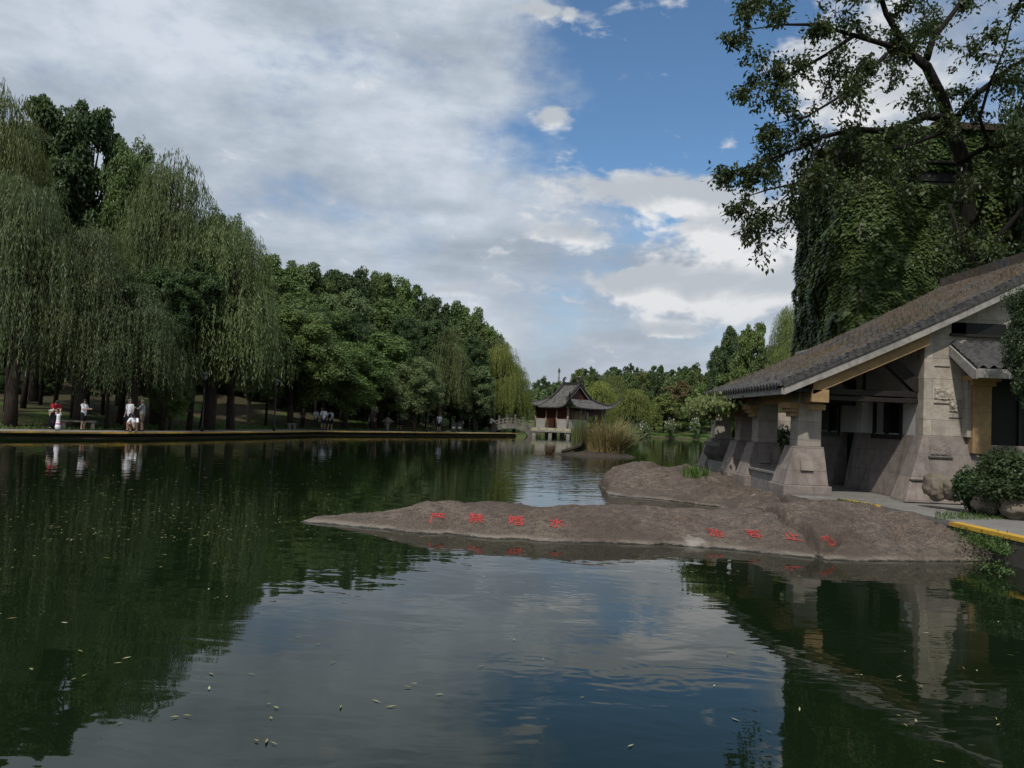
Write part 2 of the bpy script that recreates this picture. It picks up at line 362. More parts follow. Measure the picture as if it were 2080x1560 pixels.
def scatter_land(n, x0, x1, y0, y1, smin, smax):
    x = rng.uniform(x0, x1, n); y = rng.uniform(y0, y1, n); s = sdist(x, y); k = (s > smin) & (s < smax)
    x, y = x[k], y[k]; return np.stack([x, y, gz(x, y)], 1)
g1 = np.concatenate([scatter_land(60000, -38, 0, 33, 88, 2.8, 5.5), scatter_land(26000, 10, 40, 100, 120, .3, 9)])
tag(blades('bank_grass', g1, .16, .05, LF_WEED), kind='stuff', label='short green grass on the far banks of the lake')
# ---------------------------------------------------------------- water
wm, T, b = mat_new('lake_water'); p = POS(T)
b.inputs['Base Color'].default_value = (.006, .012, .0045, 1); b.inputs['Roughness'].default_value = .015; b.inputs['IOR'].default_value = 1.333
x, y, z = T.sep(p)
dist = T.m('SQRT', T.m('ADD', T.m('MULTIPLY', x, x), T.m('MULTIPLY', y, y)))
w1 = T.noise(T.vm('MULTIPLY', p, (.55, 1.0, 1)), 1.6, 3, .5, .4)
w2 = T.noise(T.vm('MULTIPLY', p, (.5, 1.0, 1)), 7.0, 2, .5)
gust = T.ss(T.noise(p, .16, 2, .5), .45, .62, .35, 1.0)
breeze = T.ss(T.vm('LENGTH', T.vm('MULTIPLY', T.vm('SUBTRACT', p, (P(1150, 965).x, P(1150, 965).y+3, 0)), (.22, .07, 1)), out=1), .3, 1.0, 5.0, 1.0)
h = T.m('ADD', T.m('MULTIPLY', w1, .0065), T.m('MULTIPLY', T.m('MULTIPLY', w2, gust), .0009))
h = T.m('MULTIPLY', h, breeze)
for (px, py, r0, amp) in [(1080, 1350, .55, .0035), (1250, 1362, .50, .003), (1355, 1392, .60, .0032), (1345, 1218, .8, .004), (800, 1292, .35, .002), (1508, 1457, .22, .0022), (985, 1325, .5, .002), (1650, 1350, .9, .0022), (1880, 1400, .9, .003), (1740, 1310, .7, .0018)]:
    c0 = P(px, py); d = T.vm('LENGTH', T.vm('SUBTRACT', p, tuple(c0)), out=1)
    d = T.m('ADD', d, T.m('MULTIPLY', T.m('SUBTRACT', w2, .5), .03))
    env = T.ss(d, r0*.45, r0, 1, 0)
    h = T.m('ADD', h, T.m('MULTIPLY', T.m('MULTIPLY', T.m('SINE', T.m('MULTIPLY', d, 2*math.pi/(.16*r0+.02))), env), amp*.022))
bp = T.new('ShaderNodeBump'); bp.inputs['Strength'].default_value = 1.0; bp.inputs['Distance'].default_value = 1.0; T.put(bp.inputs['Height'], h)
T.put(b.inputs['Normal'], bp.outputs[0])
MB().add([(-60, -12, 0), (70, -12, 0), (70, 130, 0), (-60, 130, 0)], [(0, 1, 2, 3)])
me = bpy.data.meshes.new('lake_water'); me.from_pydata([(-60, -12, 0), (70, -12, 0), (70, 130, 0), (-60, 130, 0)], [], [(0, 1, 2, 3)])
tag(link('lake_water', me, wm), kind='structure')
# ---------------------------------------------------------------- lakeside path on the left bank
def offset_line(pts, d):
    o = []
    for i, p_ in enumerate(pts):
        a = Vector(pts[max(i-1, 0)]); c_ = Vector(pts[min(i+1, len(pts)-1)]); t = (c_-a).normalized(); o.append((p_[0]-t.y*d, p_[1]+t.x*d))
    return o
def ribbon(name, line, d0, d1, z0, z1, mt, kind='structure', parent=None):
    A = offset_line(line, d0); B = offset_line(line, d1); vs = []; fs = []
    for (ax, ay), (bx, by) in zip(A, B): vs += [(ax, ay, z0), (ax, ay, z1), (bx, by, z1), (bx, by, z0)]
    for i in range(len(line)-1):
        for k in range(4): fs.append((i*4+k, i*4+(k+1) % 4, (i+1)*4+(k+1) % 4, (i+1)*4+k))
    fs += [(0, 1, 2, 3), tuple(len(vs)-4+k for k in (3, 2, 1, 0))]
    o = MB().add(vs, fs).build(name, mt, parent)
    if kind: tag(o, kind=kind)
    return o
BL = [(-34, 18), (-27, 29)]+BANK
ribbon('far_path', BL, .28, 3.0, .235, .318, CONC)
YWORN = mat('worn_yellow_paint', (.50, .31, .05), .8, .3, 2.5, .4, .004, col2=(.17, .13, .07))
ribbon('kerb', BL, -.03, .28, .255, .335, YWORN)
ribbon('bank_wall', BL, .42, .60, -1.0, .24, CONC_DK)
NEARL = [(6.98, 17.35), (7.28, 14.5), (7.72, 11.8), (8.4, 8), (9.2, 3)]
NEARL = [(P(1685, 1010, .45).x, P(1685, 1010, .45).y), (P(1772, 1026, .45).x, P(1772, 1026, .45).y), (P(1930, 1060, .45).x, P(1930, 1060, .45).y), (P(2080, 1093, .45).x, P(2080, 1093, .45).y), (8.1, 8.5), (8.9, 3)]
ribbon('near_path', NEARL[::-1], -.18, -2.6, .1, .442, CONC)
ribbon('kerb', NEARL[2:][::-1], .02, -.18, .385, .452, YELLOW)
ribbon('kerb', NEARL[:2][::-1], .02, -.18, .385, .452, YELLOW)
ribbon('bank_wall', NEARL[::-1], 0, -.18, -.6, .385, CONC_DK)
# ---------------------------------------------------------------- rock outcrop
RC = []
def rc(px, py, z): v = P(px, py, z); RC.append((v.x, v.y, z))
for px, py in [(614, 1060), (700, 1068), (785, 1075), (908, 1083), (1061, 1094), (1234, 1101), (1348, 1107), (1581, 1126), (1835, 1130), (2004, 1120)]:
    rc(px, py, 0); v = P(px, py, 0); RC.append((v.x, v.y-.6, -.28)); RC.append((v.x, v.y-1.6, -.8))
for px, py, z in [(646, 1049, .07), (710, 1040, .16), (785, 1031, .27), (868, 1014, .43), (985, 1018, .45), (1061, 1020, .45), (1154, 1031, .38), (1237, 1032, .38)]:
    rc(px, py, z); v = RC[-1]; RC.append((v[0], v[1]+.35+z*1.2, -.08)); RC.append((v[0], v[1]+1.5+z, -.7))
RC.append((P(600, 1056).x-.9, P(600, 1056).y, -.5))
for px, py, z in [(1300, 1036, .32), (1380, 1038, .3), (1470, 1040, .28), (1555, 1037, .32),
                  (1216, 996, 0), (1251, 1009, 0), (1320, 1013, 0), (1382, 1021, 0), (1455, 1030, 0),
                  (1500, 985, .45), (1560, 1000, .46), (1520, 1020, .36), (1600, 1015, .43), (1650, 1012, .42), (1700, 1020, .40), (1780, 1030, .40),
                  (1600, 1048, .50), (1700, 1050, .52), (1800, 1048, .56), (1880, 1046, .60), (1920, 1052, .58), (1950, 1080, .28), (1980, 1100, .14), (1850, 1090, .34), (1700, 1090, .30), (1500, 1070, .24),
                  (1400, 1070, .24), (1250, 1065, .26), (1100, 1060, .26), (1000, 1055, .26), (880, 1050, .24), (760, 1052, .14)]: rc(px, py, z)
for px, py, Y in [(1226, 963, 22.6), (1246, 946, 22.8), (1285, 937, 23.0), (1327, 940, 23.2), (1360, 953, 23.0), (1240, 985, 21.6), (1300, 985, 21.2), (1300, 962, 22.0), (1380, 985, 20.8), (1400, 965, 22.6), (1399, 940, 24.3), (1380, 950, 23.8), (1428, 953, 23.6), (1440, 990, 19.6), (1450, 965, 22.2), (1480, 972, 21.4)]:
    v = Q(px, py, Y); RC.append(tuple(v))
_b = P(1213, 992); RC += [(_b.x-.3, _b.y, -.5), (_b.x-.2, _b.y+2.2, -.5), (3.3, 25.4, -.5), (4.6, 25.8, -.35), (5.7, 25.3, .15), (6.1, 24.2, .5), (_b.x+.7, 19.6, -.45), (3.6, 18.4, -.4), (4.2, 17.3, -.25), (2.6, 17.5, -.6), (1.5, 19.5, -.7)]
RC += [(7, 22, .42), (7, 20, .43), (7, 18.5, .42), (1.6, 15.2, -.5), (2.4, 17.2, -.5), (8.6, 14, .1), (8.4, 11.6, .05), (8.0, 12.6, .2)]
RCN = np.array(RC)
def rbf_fit(pts):
    d = np.hypot(pts[:, None, 0]-pts[None, :, 0], pts[:, None, 1]-pts[None, :, 1]); K = d+np.eye(len(pts))*.02*0
    n = len(pts); A = np.zeros((n+3, n+3)); A[:n, :n] = -K+np.eye(n)*.03; A[:n, n] = 1; A[:n, n+1:] = pts[:, :2]; A[n, :n] = 1; A[n+1:, :n] = pts[:, :2].T
    return np.linalg.solve(A, np.concatenate([pts[:, 2], [0, 0, 0]]))
RW = rbf_fit(RCN)
def _pz(px, py, z=0, dy=0, dx=0): v = P(px, py, z); return (v.x+dx, v.y+dy)
WPOLY = [(-8, 26.5), (3.0, 26.5), (2.62, 24.0), _pz(1213, 990), _pz(1228, 1003), _pz(1251, 1009), _pz(1320, 1013), _pz(1382, 1021), _pz(1455, 1030),
         _pz(1455, 1036, .2, .1), _pz(1380, 1038, .3, .25), _pz(1300, 1036, .32, .35), _pz(1237, 1032, .38, .5), _pz(1154, 1031, .38, .6), _pz(1061, 1020, .45, .7), _pz(868, 1014, .43, .75), _pz(700, 1042, .1, .45), _pz(590, 1056, 0, .25), (-8, 14)]
def poly_sd(x, y, poly):
    best = np.full(x.shape, 1e9); ins = np.zeros(x.shape, bool); n = len(poly)
    for i in range(n):
        ax, ay = poly[i]; bx, by = poly[(i+1) % n]; dx, dy = bx-ax, by-ay; t = np.clip(((x-ax)*dx+(y-ay)*dy)/(dx*dx+dy*dy), 0, 1)
        best = np.minimum(best, np.hypot(x-ax-t*dx, y-ay-t*dy)); c = ((ay > y) != (by > y)) & (x < (bx-ax)*(y-ay)/((by-ay) if by != ay else 1e-9)+ax); ins ^= c
    return np.where(ins, -best, best)
CRACK = [[(1225, 1022, .1), (1440, 1026, .1), (1500, 1024, .35), (1558, 1034, .38), (1548, 1042, .38), (1600, 1058, .42), (1640, 1066, .42), (1668, 1081, .38), (1690, 1082, .36), (1712, 1096, .25)],
         [(1276, 1037, .32), (1310, 1043, .30), (1360, 1052, .28), (1375, 1054, .27)], [(1580, 1003, .45), (1598, 1018, .42), (1612, 1024, .42), (1640, 1020, .44)],
         [(1905, 1058, .5), (1925, 1066, .4)], [(1320, 970, .5), (1262, 978, .3)], [(1380, 975, .5), (1450, 990, .42), (1490, 1005, .40)], [(1335, 1108, .0), (1350, 1098, .05), (1362, 1103, .03)]]
CR = [[(P(*q).x, P(*q).y) for q in c] for c in CRACK]; CRD = [(.22, .05), (.08, .03), (.16, .05), (.35, .10), (.06, .05), (.04, .04), (.08, .04)]
LETTER_PX = [(888, 1052), (967, 1054), (1048, 1058), (1131, 1063), (1453, 1084), (1530, 1085), (1608, 1090), (1683, 1098)]
LETXY = []
def fbm(x, y, s, seed, octv=4):                # cheap value noise on a lattice
    o = np.zeros_like(x); a = 1.0; tot = 0
    for k in range(octv):
        X = x*s+seed*17.3+k*5.1; Y = y*s+seed*7.7+k*9.2; xi = np.floor(X).astype(int); yi = np.floor(Y).astype(int); fx = X-xi; fy = Y-yi; fx = fx*fx*(3-2*fx); fy = fy*fy*(3-2*fy)
        hsh = lambda i, j: ((np.sin(i*127.1+j*311.7+seed*3.1)*43758.5453) % 1.0)
        v = (hsh(xi, yi)*(1-fx)+hsh(xi+1, yi)*fx)*(1-fy)+(hsh(xi, yi+1)*(1-fx)+hsh(xi+1, yi+1)*fx)*fy
        o += a*v; tot += a; a *= .5; s = s*2.03
    return o/tot-.5
def rockz(x, y):
    x = np.atleast_1d(np.asarray(x, float)); y = np.atleast_1d(np.asarray(y, float)); z = np.full(x.shape, RW[-3])+RW[-2]*x+RW[-1]*y
    for (px, py, pz), wgt in zip(RCN, RW[:-3]): z -= wgt*np.hypot(x-px, y-py)
    calm = np.ones_like(x)
    for lx, ly in LETXY: calm = np.minimum(calm, 1-.97*np.exp(-(((x-lx)/.27)**4+((y-ly)/.50)**4)))
    up = sms(z, .03, .5)*.8+.2
    xr = x*.86+y*.5; yr = -x*.5+y*.86
    z = z + calm*(fbm(xr*.55, yr*1.2, .9, 1)*.26*up + fbm(xr*.6, yr*1.3, 3.0, 2, 4)*.075*up - np.maximum(0, .06-np.abs(fbm(xr*.45, yr*1.5, 2.2, 15, 3)))*.9*up + np.abs(fbm(xr*.5, yr*1.4, 9, 5, 3))*.04 + fbm(x, y, 26, 3, 2)*.014)
    for fq_, sd_, am in ((.8, 51, .065), (1.9, 61, .022)):   # sharp ledges
        v_ = fbm(xr*.45, yr*1.5, fq_, sd_, 4); z = z+calm*up*am*(sms(v_, -.012, .012)-.5)
    ws = -poly_sd(x+.5*fbm(x, y, 1.3, 31, 3), y+.5*fbm(x, y, 1.3, 41, 3), WPOLY)                # steep shores around the inlet and the far boulder
    z = np.minimum(z, -.35+np.maximum(-ws, 0)*4.2*(1+.8*fbm(x, y, 2.5, 21, 3))+.0)
    for c, (dep, wd) in zip(CR, CRD):
        best = np.full(x.shape, 9.0); side = np.zeros(x.shape)
        for (ax, ay), (bx, by) in zip(c[:-1], c[1:]):
            dx, dy = bx-ax, by-ay; t = np.clip(((x-ax)*dx+(y-ay)*dy)/(dx*dx+dy*dy), 0, 1); d = np.hypot(x-ax-t*dx, y-ay-t*dy)
            sd = np.sign((x-ax)*dy-(y-ay)*dx); side = np.where(d < best, sd, side); best = np.minimum(best, d)
        wob = wd*(1+1.2*fbm(x, y, 6, 7, 2)); z = z - dep*np.exp(-(best/wob)**2)
        if dep > .1: z = z - side*.045*np.exp(-best/.25)*np.sign(dep)
    return z
def hit(px, py):                              # where a sight line meets the rock
    d = ray(px, py); t = np.linspace(9, 26, 1700)/d.y; X = d.x*t; Y = d.y*t; Z = CAM_H+d.z*t
    k = np.argmax(Z < rockz(X, Y)); return Vector((X[k], Y[k], Z[k]))
for _pass in range(2):
    _l = [(lambda v: (v.x, v.y))(hit(*q)) for q in LETTER_PX]; LETXY[:] = _l
xs = np.arange(-4.9, 9.1, .032); ys = np.concatenate([np.arange(9.6, 16.4, .032), np.arange(16.4, 26.2, .055)]); X, Y = np.meshgrid(xs, ys); Z = rockz(X.ravel(), Y.ravel()).reshape(X.shape)
Z = np.where(X > 7.0+.0*Y, np.minimum(Z, np.where(Y > 13.2, np.maximum(.38-(X-7.0)*.1, .1), 9)), Z)
idx = np.arange(X.size).reshape(X.shape); fq = np.stack([idx[:-1, :-1], idx[:-1, 1:], idx[1:, 1:], idx[1:, :-1]], -1).reshape(-1, 4)
fq = fq[(Z.ravel()[fq].max(1) > -.55)]
rme = smooth(np_mesh('rock_outcrop', np.stack([X.ravel(), Y.ravel(), Z.ravel()], 1), fq.reshape(-1), 4))
bm = bmesh.new(); bm.from_mesh(rme); bmesh.ops.delete(bm, geom=[v for v in bm.verts if not v.link_faces], context='VERTS'); bm.to_mesh(rme); bm.free()
def rock_mat(name, light=1.0):
    m, T, b = mat_new(name); p = POS(T); z = T.sep(p)[2]
    q = T.vm('MULTIPLY', T.vm('ADD', p, T.vm('SCALE', T.noise(p, 1.2, 3, .5, out=1), .35)), (.8, 1.25, 2.0))
    n1 = T.noise(q, .9, 5, .6, .4); n2 = T.noise(q, 7, 6, .7); n3 = T.noise(q, 45, 4, .65); v = T.voro(q, 60)
    c = T.mix(T.ss(n1, .35, .65), (.155, .110, .084), (.220, .172, .135))
    c = T.mix(T.ss(n2, .32, .72), tuple(.5*k for k in (.125, .098, .085)), c)
    c = T.mix(T.ss(n3, .50, .66, 0, .8), c, (.30, .25, .205)); c = T.mix(T.ss(T.noise(p, 30, 5, .7), .34, .46, .8, 0), c, (.045, .036, .030))
    c = T.mix(T.ss(v, .0, .18, .45, 0), c, (.05, .042, .036))
    n0 = T.noise(p, .45, 3, .55); c = T.mix(T.ss(n0, .48, .62, 0, .55), c, (.075, .056, .045))
    pale = T.voro(T.vm('ADD', p, T.vm('SCALE', T.noise(p, 5, 3, .6, out=1), .4)), .62); c = T.mix(T.ss(pale, .05, .13, .7, 0), c, (.42, .38, .33))
    wob = T.m('ADD', z, T.m('MULTIPLY', T.m('SUBTRACT', n2, .5), .08))
    band = T.m('MULTIPLY', T.ss(wob, .008, .02), T.m('MULTIPLY', T.ss(wob, .03, .075, 1, 0), T.ss(T.noise(p, 1.7, 3, .6), .38, .58, .15, 1.0)))
    c = T.mix(T.m('MULTIPLY', band, .38), c, (.36, .335, .27))
    wet = T.ss(wob, .0, .02, 1, 0); c = T.mix(wet, c, (.030, .026, .018))
    mid = T.m('MULTIPLY', T.ss(wob, .05, .09), T.ss(wob, .12, .22, .3, 0)); c = T.mix(mid, c, (.09, .08, .062))
    c = T.mix(1.0, c, (light, light, light), 'MULTIPLY')
    T.put(b.inputs['Base Color'], c); b.inputs['Specular IOR Level'].default_value = .25
    T.put(b.inputs['Roughness'], T.ss(wob, .0, .06, .35, .88))
    T.put(b.inputs['Normal'], T.bump(T.m('ADD', T.m('MULTIPLY', n2, .55), T.m('ADD', T.m('MULTIPLY', n3, .6), T.m('MULTIPLY', v, .4))), .5, .03)); return m
ROCK = rock_mat('rock', .80)
rock = tag(link('rock_outcrop', rme, ROCK), 'low brown bedrock outcrop in the lake carved with red Chinese characters', 'rock')
RED, T, b = mat_new('red_paint'); n = T.noise(POS(T), 55, 4, .6)
T.put(b.inputs['Base Color'], T.mix(T.ss(n, .62, .78), (.34, .034, .028), (.19, .13, .10))); b.inputs['Roughness'].default_value = .7
for i, (ch, (px, py)) in enumerate(zip('严禁嬉水游客止步', LETTER_PX)):
    hw, hh = (16, 9.5) if i < 4 else (17, 7.5)
    ax = (hit(px+hw, py+(hw*.06 if i < 4 else hw*.12))-hit(px-hw, py-(hw*.06 if i < 4 else hw*.12))); ay = hit(px, py-hh)-hit(px, py+hh)
    if i >= 4: ay = ay+ax*-.35
    c0 = hit(px, py)
    tcu = bpy.data.curves.new('inscription', 'FONT'); tcu.body = ch; tcu.size = 1; tcu.align_x = 'CENTER'; tcu.align_y = 'CENTER'; tcu.offset = .014 if i < 4 else .006
    to = bpy.data.objects.new('t', tcu); COL.objects.link(to); bpy.context.view_layer.update(); tm = bpy.data.meshes.new_from_object(to); bpy.data.objects.remove(to)
    bm = bmesh.new(); bm.from_mesh(tm); bmesh.ops.triangulate(bm, faces=bm.faces)
    for _ in range(2):
        es = [e for e in bm.edges if e.calc_length() > .09]
        if es: bmesh.ops.subdivide_edges(bm, edges=es, cuts=1)
    xs_ = [v.co.x for v in bm.verts]; ys_ = [v.co.y for v in bm.verts]; mx, my = (min(xs_)+max(xs_))/2, (min(ys_)+max(ys_))/2; sx_, sy_ = max(xs_)-min(xs_), max(ys_)-min(ys_)
    for v in bm.verts:
        u, w_ = (v.co.x-mx)/sx_, (v.co.y-my)/sy_; q = Vector((c0.x+ax.x*u+ay.x*w_, c0.y+ax.y*u+ay.y*w_, 0)); v.co = (q.x, q.y, float(rockz(q.x, q.y)[0])+.014)
    bm.normal_update(); bmesh.ops.recalc_face_normals(bm, faces=bm.faces)
    for f in bm.faces:
        if f.normal.z < 0: f.normal_flip()
    bm.to_mesh(tm); bm.free(); link('inscription', tm, RED, rock)
# ---------------------------------------------------------------- colonnade building on the right
FZ = .46                                       # floor level
pav = thing('tiled_hall', 'stone colonnade hall with mossy grey tiled roof beside the rock', 'building', (6, 17, FZ))
IM = Matrix.Translation((-6, -17, -FZ))
def pb(mb, name, m, sm=False, bev=0.0, parent=None): return mb.build(name, m, parent or pav, sm, bev, IM)
XE, ZE, SL, XR, Y0, Y1 = 5.84, 2.86, .50, 12.9, 16.95, 23.6
def rz(x): return ZE+SL*(x-XE) - .10*math.sin(math.pi*(x-XE)/(XR-XE))
def rakez(x): return rz(x)
# foundation and floor
pb(MB().box(6.28, 14, 17.0, 25.4, -.5, 0+FZ), 'floor', CONC)
# columns
def column(x, y, w=.52, big=1.07, top=2.50, two=False):
    zc = FZ; m = MB()
    m.box(x-.12-big/2, x-.12+big/2+.0, y-.55, y+.50, -.3, zc+.22)
    o = pb(m, 'plinth', STONE_P, bev=.02)
    m = MB().frus((x-.12-big*.46, x-.12+big*.46, y-.46, y+.44), (x-.36, x+.30, y-.33, y+.31), zc+.22, zc+1.08)
    pb(m, 'pedestal', STONE_P, bev=.015)
    m = MB().frus((x-.12-.13, x-.12+.15, y-.475, y-.40), (x-.12-.13, x-.12+.15, y-.36, y-.30), zc+.55, zc+.92); pb(m, 'pedestal_panel', STONE_P, bev=.005)
    m = MB().box(x-w/2, x+w/2, y-.26, y+.26, zc+1.08, top+.28); pb(m, 'column_shaft', STONE_S, bev=.012)
    m = MB()
    for i, (e, a, b_) in enumerate([(.16, top-.30, top-.20), (.26, top-.20, top-.12), (.34, top-.12, top+.02)]):
        m.prism([(x-w/2-e, y-.10-e*.2), (x-w/2-e*.6, y-.18-e*.3), (x-w/2+.02, y-.18-e*.3), (x-w/2+.02, y+.2), (x-w/2-e*.6, y+.2), (x-w/2-e, y+.12)], a, b_, 'z')
    pb(m, 'bracket', OCHRE, bev=.01)
cols = [(6.74, 18.0), (6.74, 20.9), (6.70, 22.35), (6.66, 24.9)]
for c_ in cols: column(*c_)
m = MB().box(6.74-.17, 6.74+.17, 17.42, 17.74, 2.50, 2.76).prism([(6.60, 17.30), (6.9, 17.30), (6.95, 17.4), (6.9, 17.5), (6.6, 17.5), (6.55, 17.4)], 2.36, 2.48, 'z'); pb(m, 'bracket', OCHRE, bev=.01)
# eave beam and benches
pb(MB().box(6.52, 6.90, 17.1, 25.3, 2.52, 2.80), 'eave_beam', OCHRE, bev=.01)
m = MB()
for k in range(24): m.box(5.95, 6.6, 17.2+k*.34, 17.28+k*.34, 2.74, 2.82)
pb(m, 'rafters', WOOD_DK)
pb(MB().box(6.25, 6.75, 18.5, 20.45, -.3, FZ+.38).box(6.20, 6.80, 18.5, 20.45, FZ+.38, FZ+.44), 'bench_wall', CONC, bev=.01)
pb(MB().box(6.25, 6.75, 21.4, 22.0, -.3, FZ+.25), 'bench_wall', CONC, bev=.01)
pb(MB().box(6.15, 6.75, 22.8, 24.5, -.5, FZ+.42), 'bench_wall', CONC, bev=.01)
m = MB().box(6.05, 6.13, 22.75, 24.5, FZ+.86, FZ+.98)
for k in range(9): m.tube([(6.09, 22.85+k*.19, FZ+.88), (6.0, 22.85+k*.19, FZ+.65), (6.2, 22.85+k*.19, FZ+.42)], .022, 5)
pb(m, 'seat_railing', mat('weathered_wood', (.12, .11, .10), .85, .3, 12, .4))
# return wall
def wall_x(name, x, y0, y1, z0, z1, holes, m, th=.3):
    mb = MB(); ys_ = sorted({y0, y1}|{h[0] for h in holes}|{h[1] for h in holes}); 
    for a, b_ in zip(ys_[:-1], ys_[1:]):
        segs = [(z0, z1)]
        for h in holes:
            if h[0] <= a and h[1] >= b_:
                ns = []
                for s0, s1 in segs:
                    if h[2] > s0: ns.append((s0, min(s1, h[2])))
                    if h[3] < s1: ns.append((max(s0, h[3]), s1))
                segs = ns
        for s0, s1 in segs:
            if s1-s0 > .01: mb.box(x, x+th, a, b_, s0, s1)
    return pb(mb, name, m)
holes = [(18.25, 19.65, 1.92, 2.78), (21.7, 23.1, 1.92, 2.8)]
wall_x('plaster_wall', 9.08, 17.62, 25.3, 1.90, 4.4, holes, PLASTER)
mb = MB(); vs = []
for y in (17.55, 20.75, 21.55, 25.3):
    pass
for (a, b_) in ((17.55, 20.75), (21.5, 25.3)):
    mb.frus((8.80, 9.4, a, b_), (9.05, 9.4, a, b_), FZ, 1.90)
pb(mb, 'stone_dado', STONE_P, bev=.01)
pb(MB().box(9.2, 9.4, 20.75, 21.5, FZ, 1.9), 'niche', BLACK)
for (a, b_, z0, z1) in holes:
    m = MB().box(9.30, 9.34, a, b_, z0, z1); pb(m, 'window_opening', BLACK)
    m = MB()
    for yy in (a, b_-.06, (a+b_)/2-.03): m.box(9.02, 9.10, yy, yy+.06, z0-.12, z1)
    m.box(9.0, 9.12, a-.05, b_+.05, z0-.14, z0-.04); m.box(9.02, 9.1, a, b_, z1-.02, z1+.06); pb(m, 'window_frame', WOOD_DK)
pb(MB().box(8.90, 9.08, 20.0, 20.35, 1.9, 4.2), 'pilaster', PLASTER)
pb(MB().box(9.38, 14, 23.2, 23.4, FZ, 4.3), 'rear_wall', STONE_L)
# front pier and gable wall
mb = MB().prism([(9.06, 1.90), (9.98, 1.90), (9.98, rz(9.98)-.12), (9.06, rz(9.06)-.12)], 17.3, 17.62); pb(mb, 'gable_pier', STONE_L, bev=.012)
mb = MB().frus((8.50, 10.05, 16.92, 17.62), (9.04, 10.05, 17.26, 17.62), FZ, 1.90).frus((10.05, 10.65, 17.02, 17.62), (10.05, 10.42, 17.24, 17.62), FZ, 1.9); pb(mb, 'pier_base', STONE_P, bev=.015)
x3 = P(2012, 900, 1.9).x
mb = MB().prism([(10.42, 3.30), (14, 3.30), (14, rz(12.9)-.1-.5*1.1), (12.9, rz(12.9)-.12), (9.98, rz(9.98)-.12), (9.98, 3.30)], 17.34, 17.62); pb(mb, 'gable_wall', STONE_L)
pb(MB().box(10.42, 14, 17.30, 17.62, FZ, 1.75), 'parapet', STONE_P)
pb(MB().box(10.42, 14, 17.45, 17.50, 1.75, 3.30), 'dark_window', BLACK)
m = MB()
for k in range(5): m.box(10.42+k*.8, 10.5+k*.8, 17.40, 17.45, 1.75, 3.3)
pb(m, 'window_frame', WOOD_DK)
pb(MB().box(9.64, 10.85, 17.30, 17.36, 4.17, 4.42), 'vent_strip', BLACK)
pb(MB().box(9.60, 10.9, 17.24, 17.34, 4.11, 4.17), 'vent_ledge', WOOD_DK)
pb(MB().box(10.0, 10.40, 17.04, 17.34, 1.55, 3.02).box(9.94, 10.46, 16.98, 17.34, 3.02, 3.12).box(9.88, 10.52, 16.90, 17.34, 3.12, 3.24), 'ochre_post', OCHRE, bev=.01)
pb(MB().box(9.90, 10.0, 17.1, 17.3, 1.9, 3.2), 'post_reveal', STONE_S)
# rough hewn blocks on the pier
def rough(x0, x1, z0, z1, y, th, name='rough_block', mt=STONE_L, n=14):
    gx = np.linspace(x0, x1, n); gzz = np.linspace(z0, z1, n); vs = []; fs = []
    for j, zz in enumerate(gzz):
        for i, xx in enumerate(gx):
            e = min(i, j, n-1-i, n-1-j); q_ = Vector((xx*4, 3, zz*6)); d = th*(.35+1.3*abs(mnoise.noise(q_))+.6*mnoise.noise(q_*2.7)+.25*random.random()) if e > 0 else -.03
            vs.append((xx+random.uniform(-.01, .01)*(e > 0), y(zz)-d, zz+random.uniform(-.012, .012)*(e > 0)))
    for j in range(n-1):
        for i in range(n-1): fs.append((j*n+i, j*n+i+1, (j+1)*n+i+1, (j+1)*n+i))
    pb(MB().add(vs, fs), name, mt)
yb = lambda z: 16.92+(z-FZ)/(1.9-FZ)*.34
rough(9.28, 9.72, 2.70, 2.98, lambda z: 17.3, .032, n=24); rough(9.62, 9.80, 2.44, 2.72, lambda z: 17.3, .04, n=18); rough(9.15, 9.62, 1.48, 1.70, yb, .03, mt=STONE_P, n=24)

for q in ((9.28, 9.64, 17.285, 17.30, 2.60, 2.625), (9.1, 9.62, 17.10, 17.2, 1.42, 1.45), (8.66, 8.98, 16.98, 17.08, .92, .945), (9.62, 9.9, 17.285, 17.3, 2.30, 2.32), (9.28, 9.62, 17.285, 17.3, 3.42, 3.44)): pb(MB().box(*q), 'slot', CONC_DK)
# rake board, rake beam
def rake(name, m, x0, x1, y0, y1, up, dn, seg=1, gap=0.0, bev=0.0):
    mb = MB(); n = seg
    for k in range(n):
        a = x0+(x1-x0)*k/n+gap; b_ = x0+(x1-x0)*(k+1)/n-gap; jj = random.uniform(-.006, .006)
        mb.prism([(a, rz(a)-dn+jj), (b_, rz(b_)-dn+jj), (b_, rz(b_)-up+jj), (a, rz(a)-up+jj)], y0, y1)
    return pb(mb, name, m, bev=bev)
rake('rake_board', BOARD, XE+.02, XR, 16.93, 17.02, .055, .225, 9, .003, .004)
rake('rake_beam', OCHRE, 6.55, 9.06, 17.10, 17.34, .23, .49, 4, .0)
rake('rake_board', BOARD, XE+.02, XR, Y1-.05, Y1+.03, .055, .225, 9, .003)
rake('roof_boards', mat('roof_board', (.09, .075, .06), .9), XE+.1, XR, 17.02, Y1-.05, .06, .12, 12)
pb(MB().box(XE-.02, XE+.06, 16.97, Y1, ZE-.20, ZE-.06), 'eave_board', BOARD)
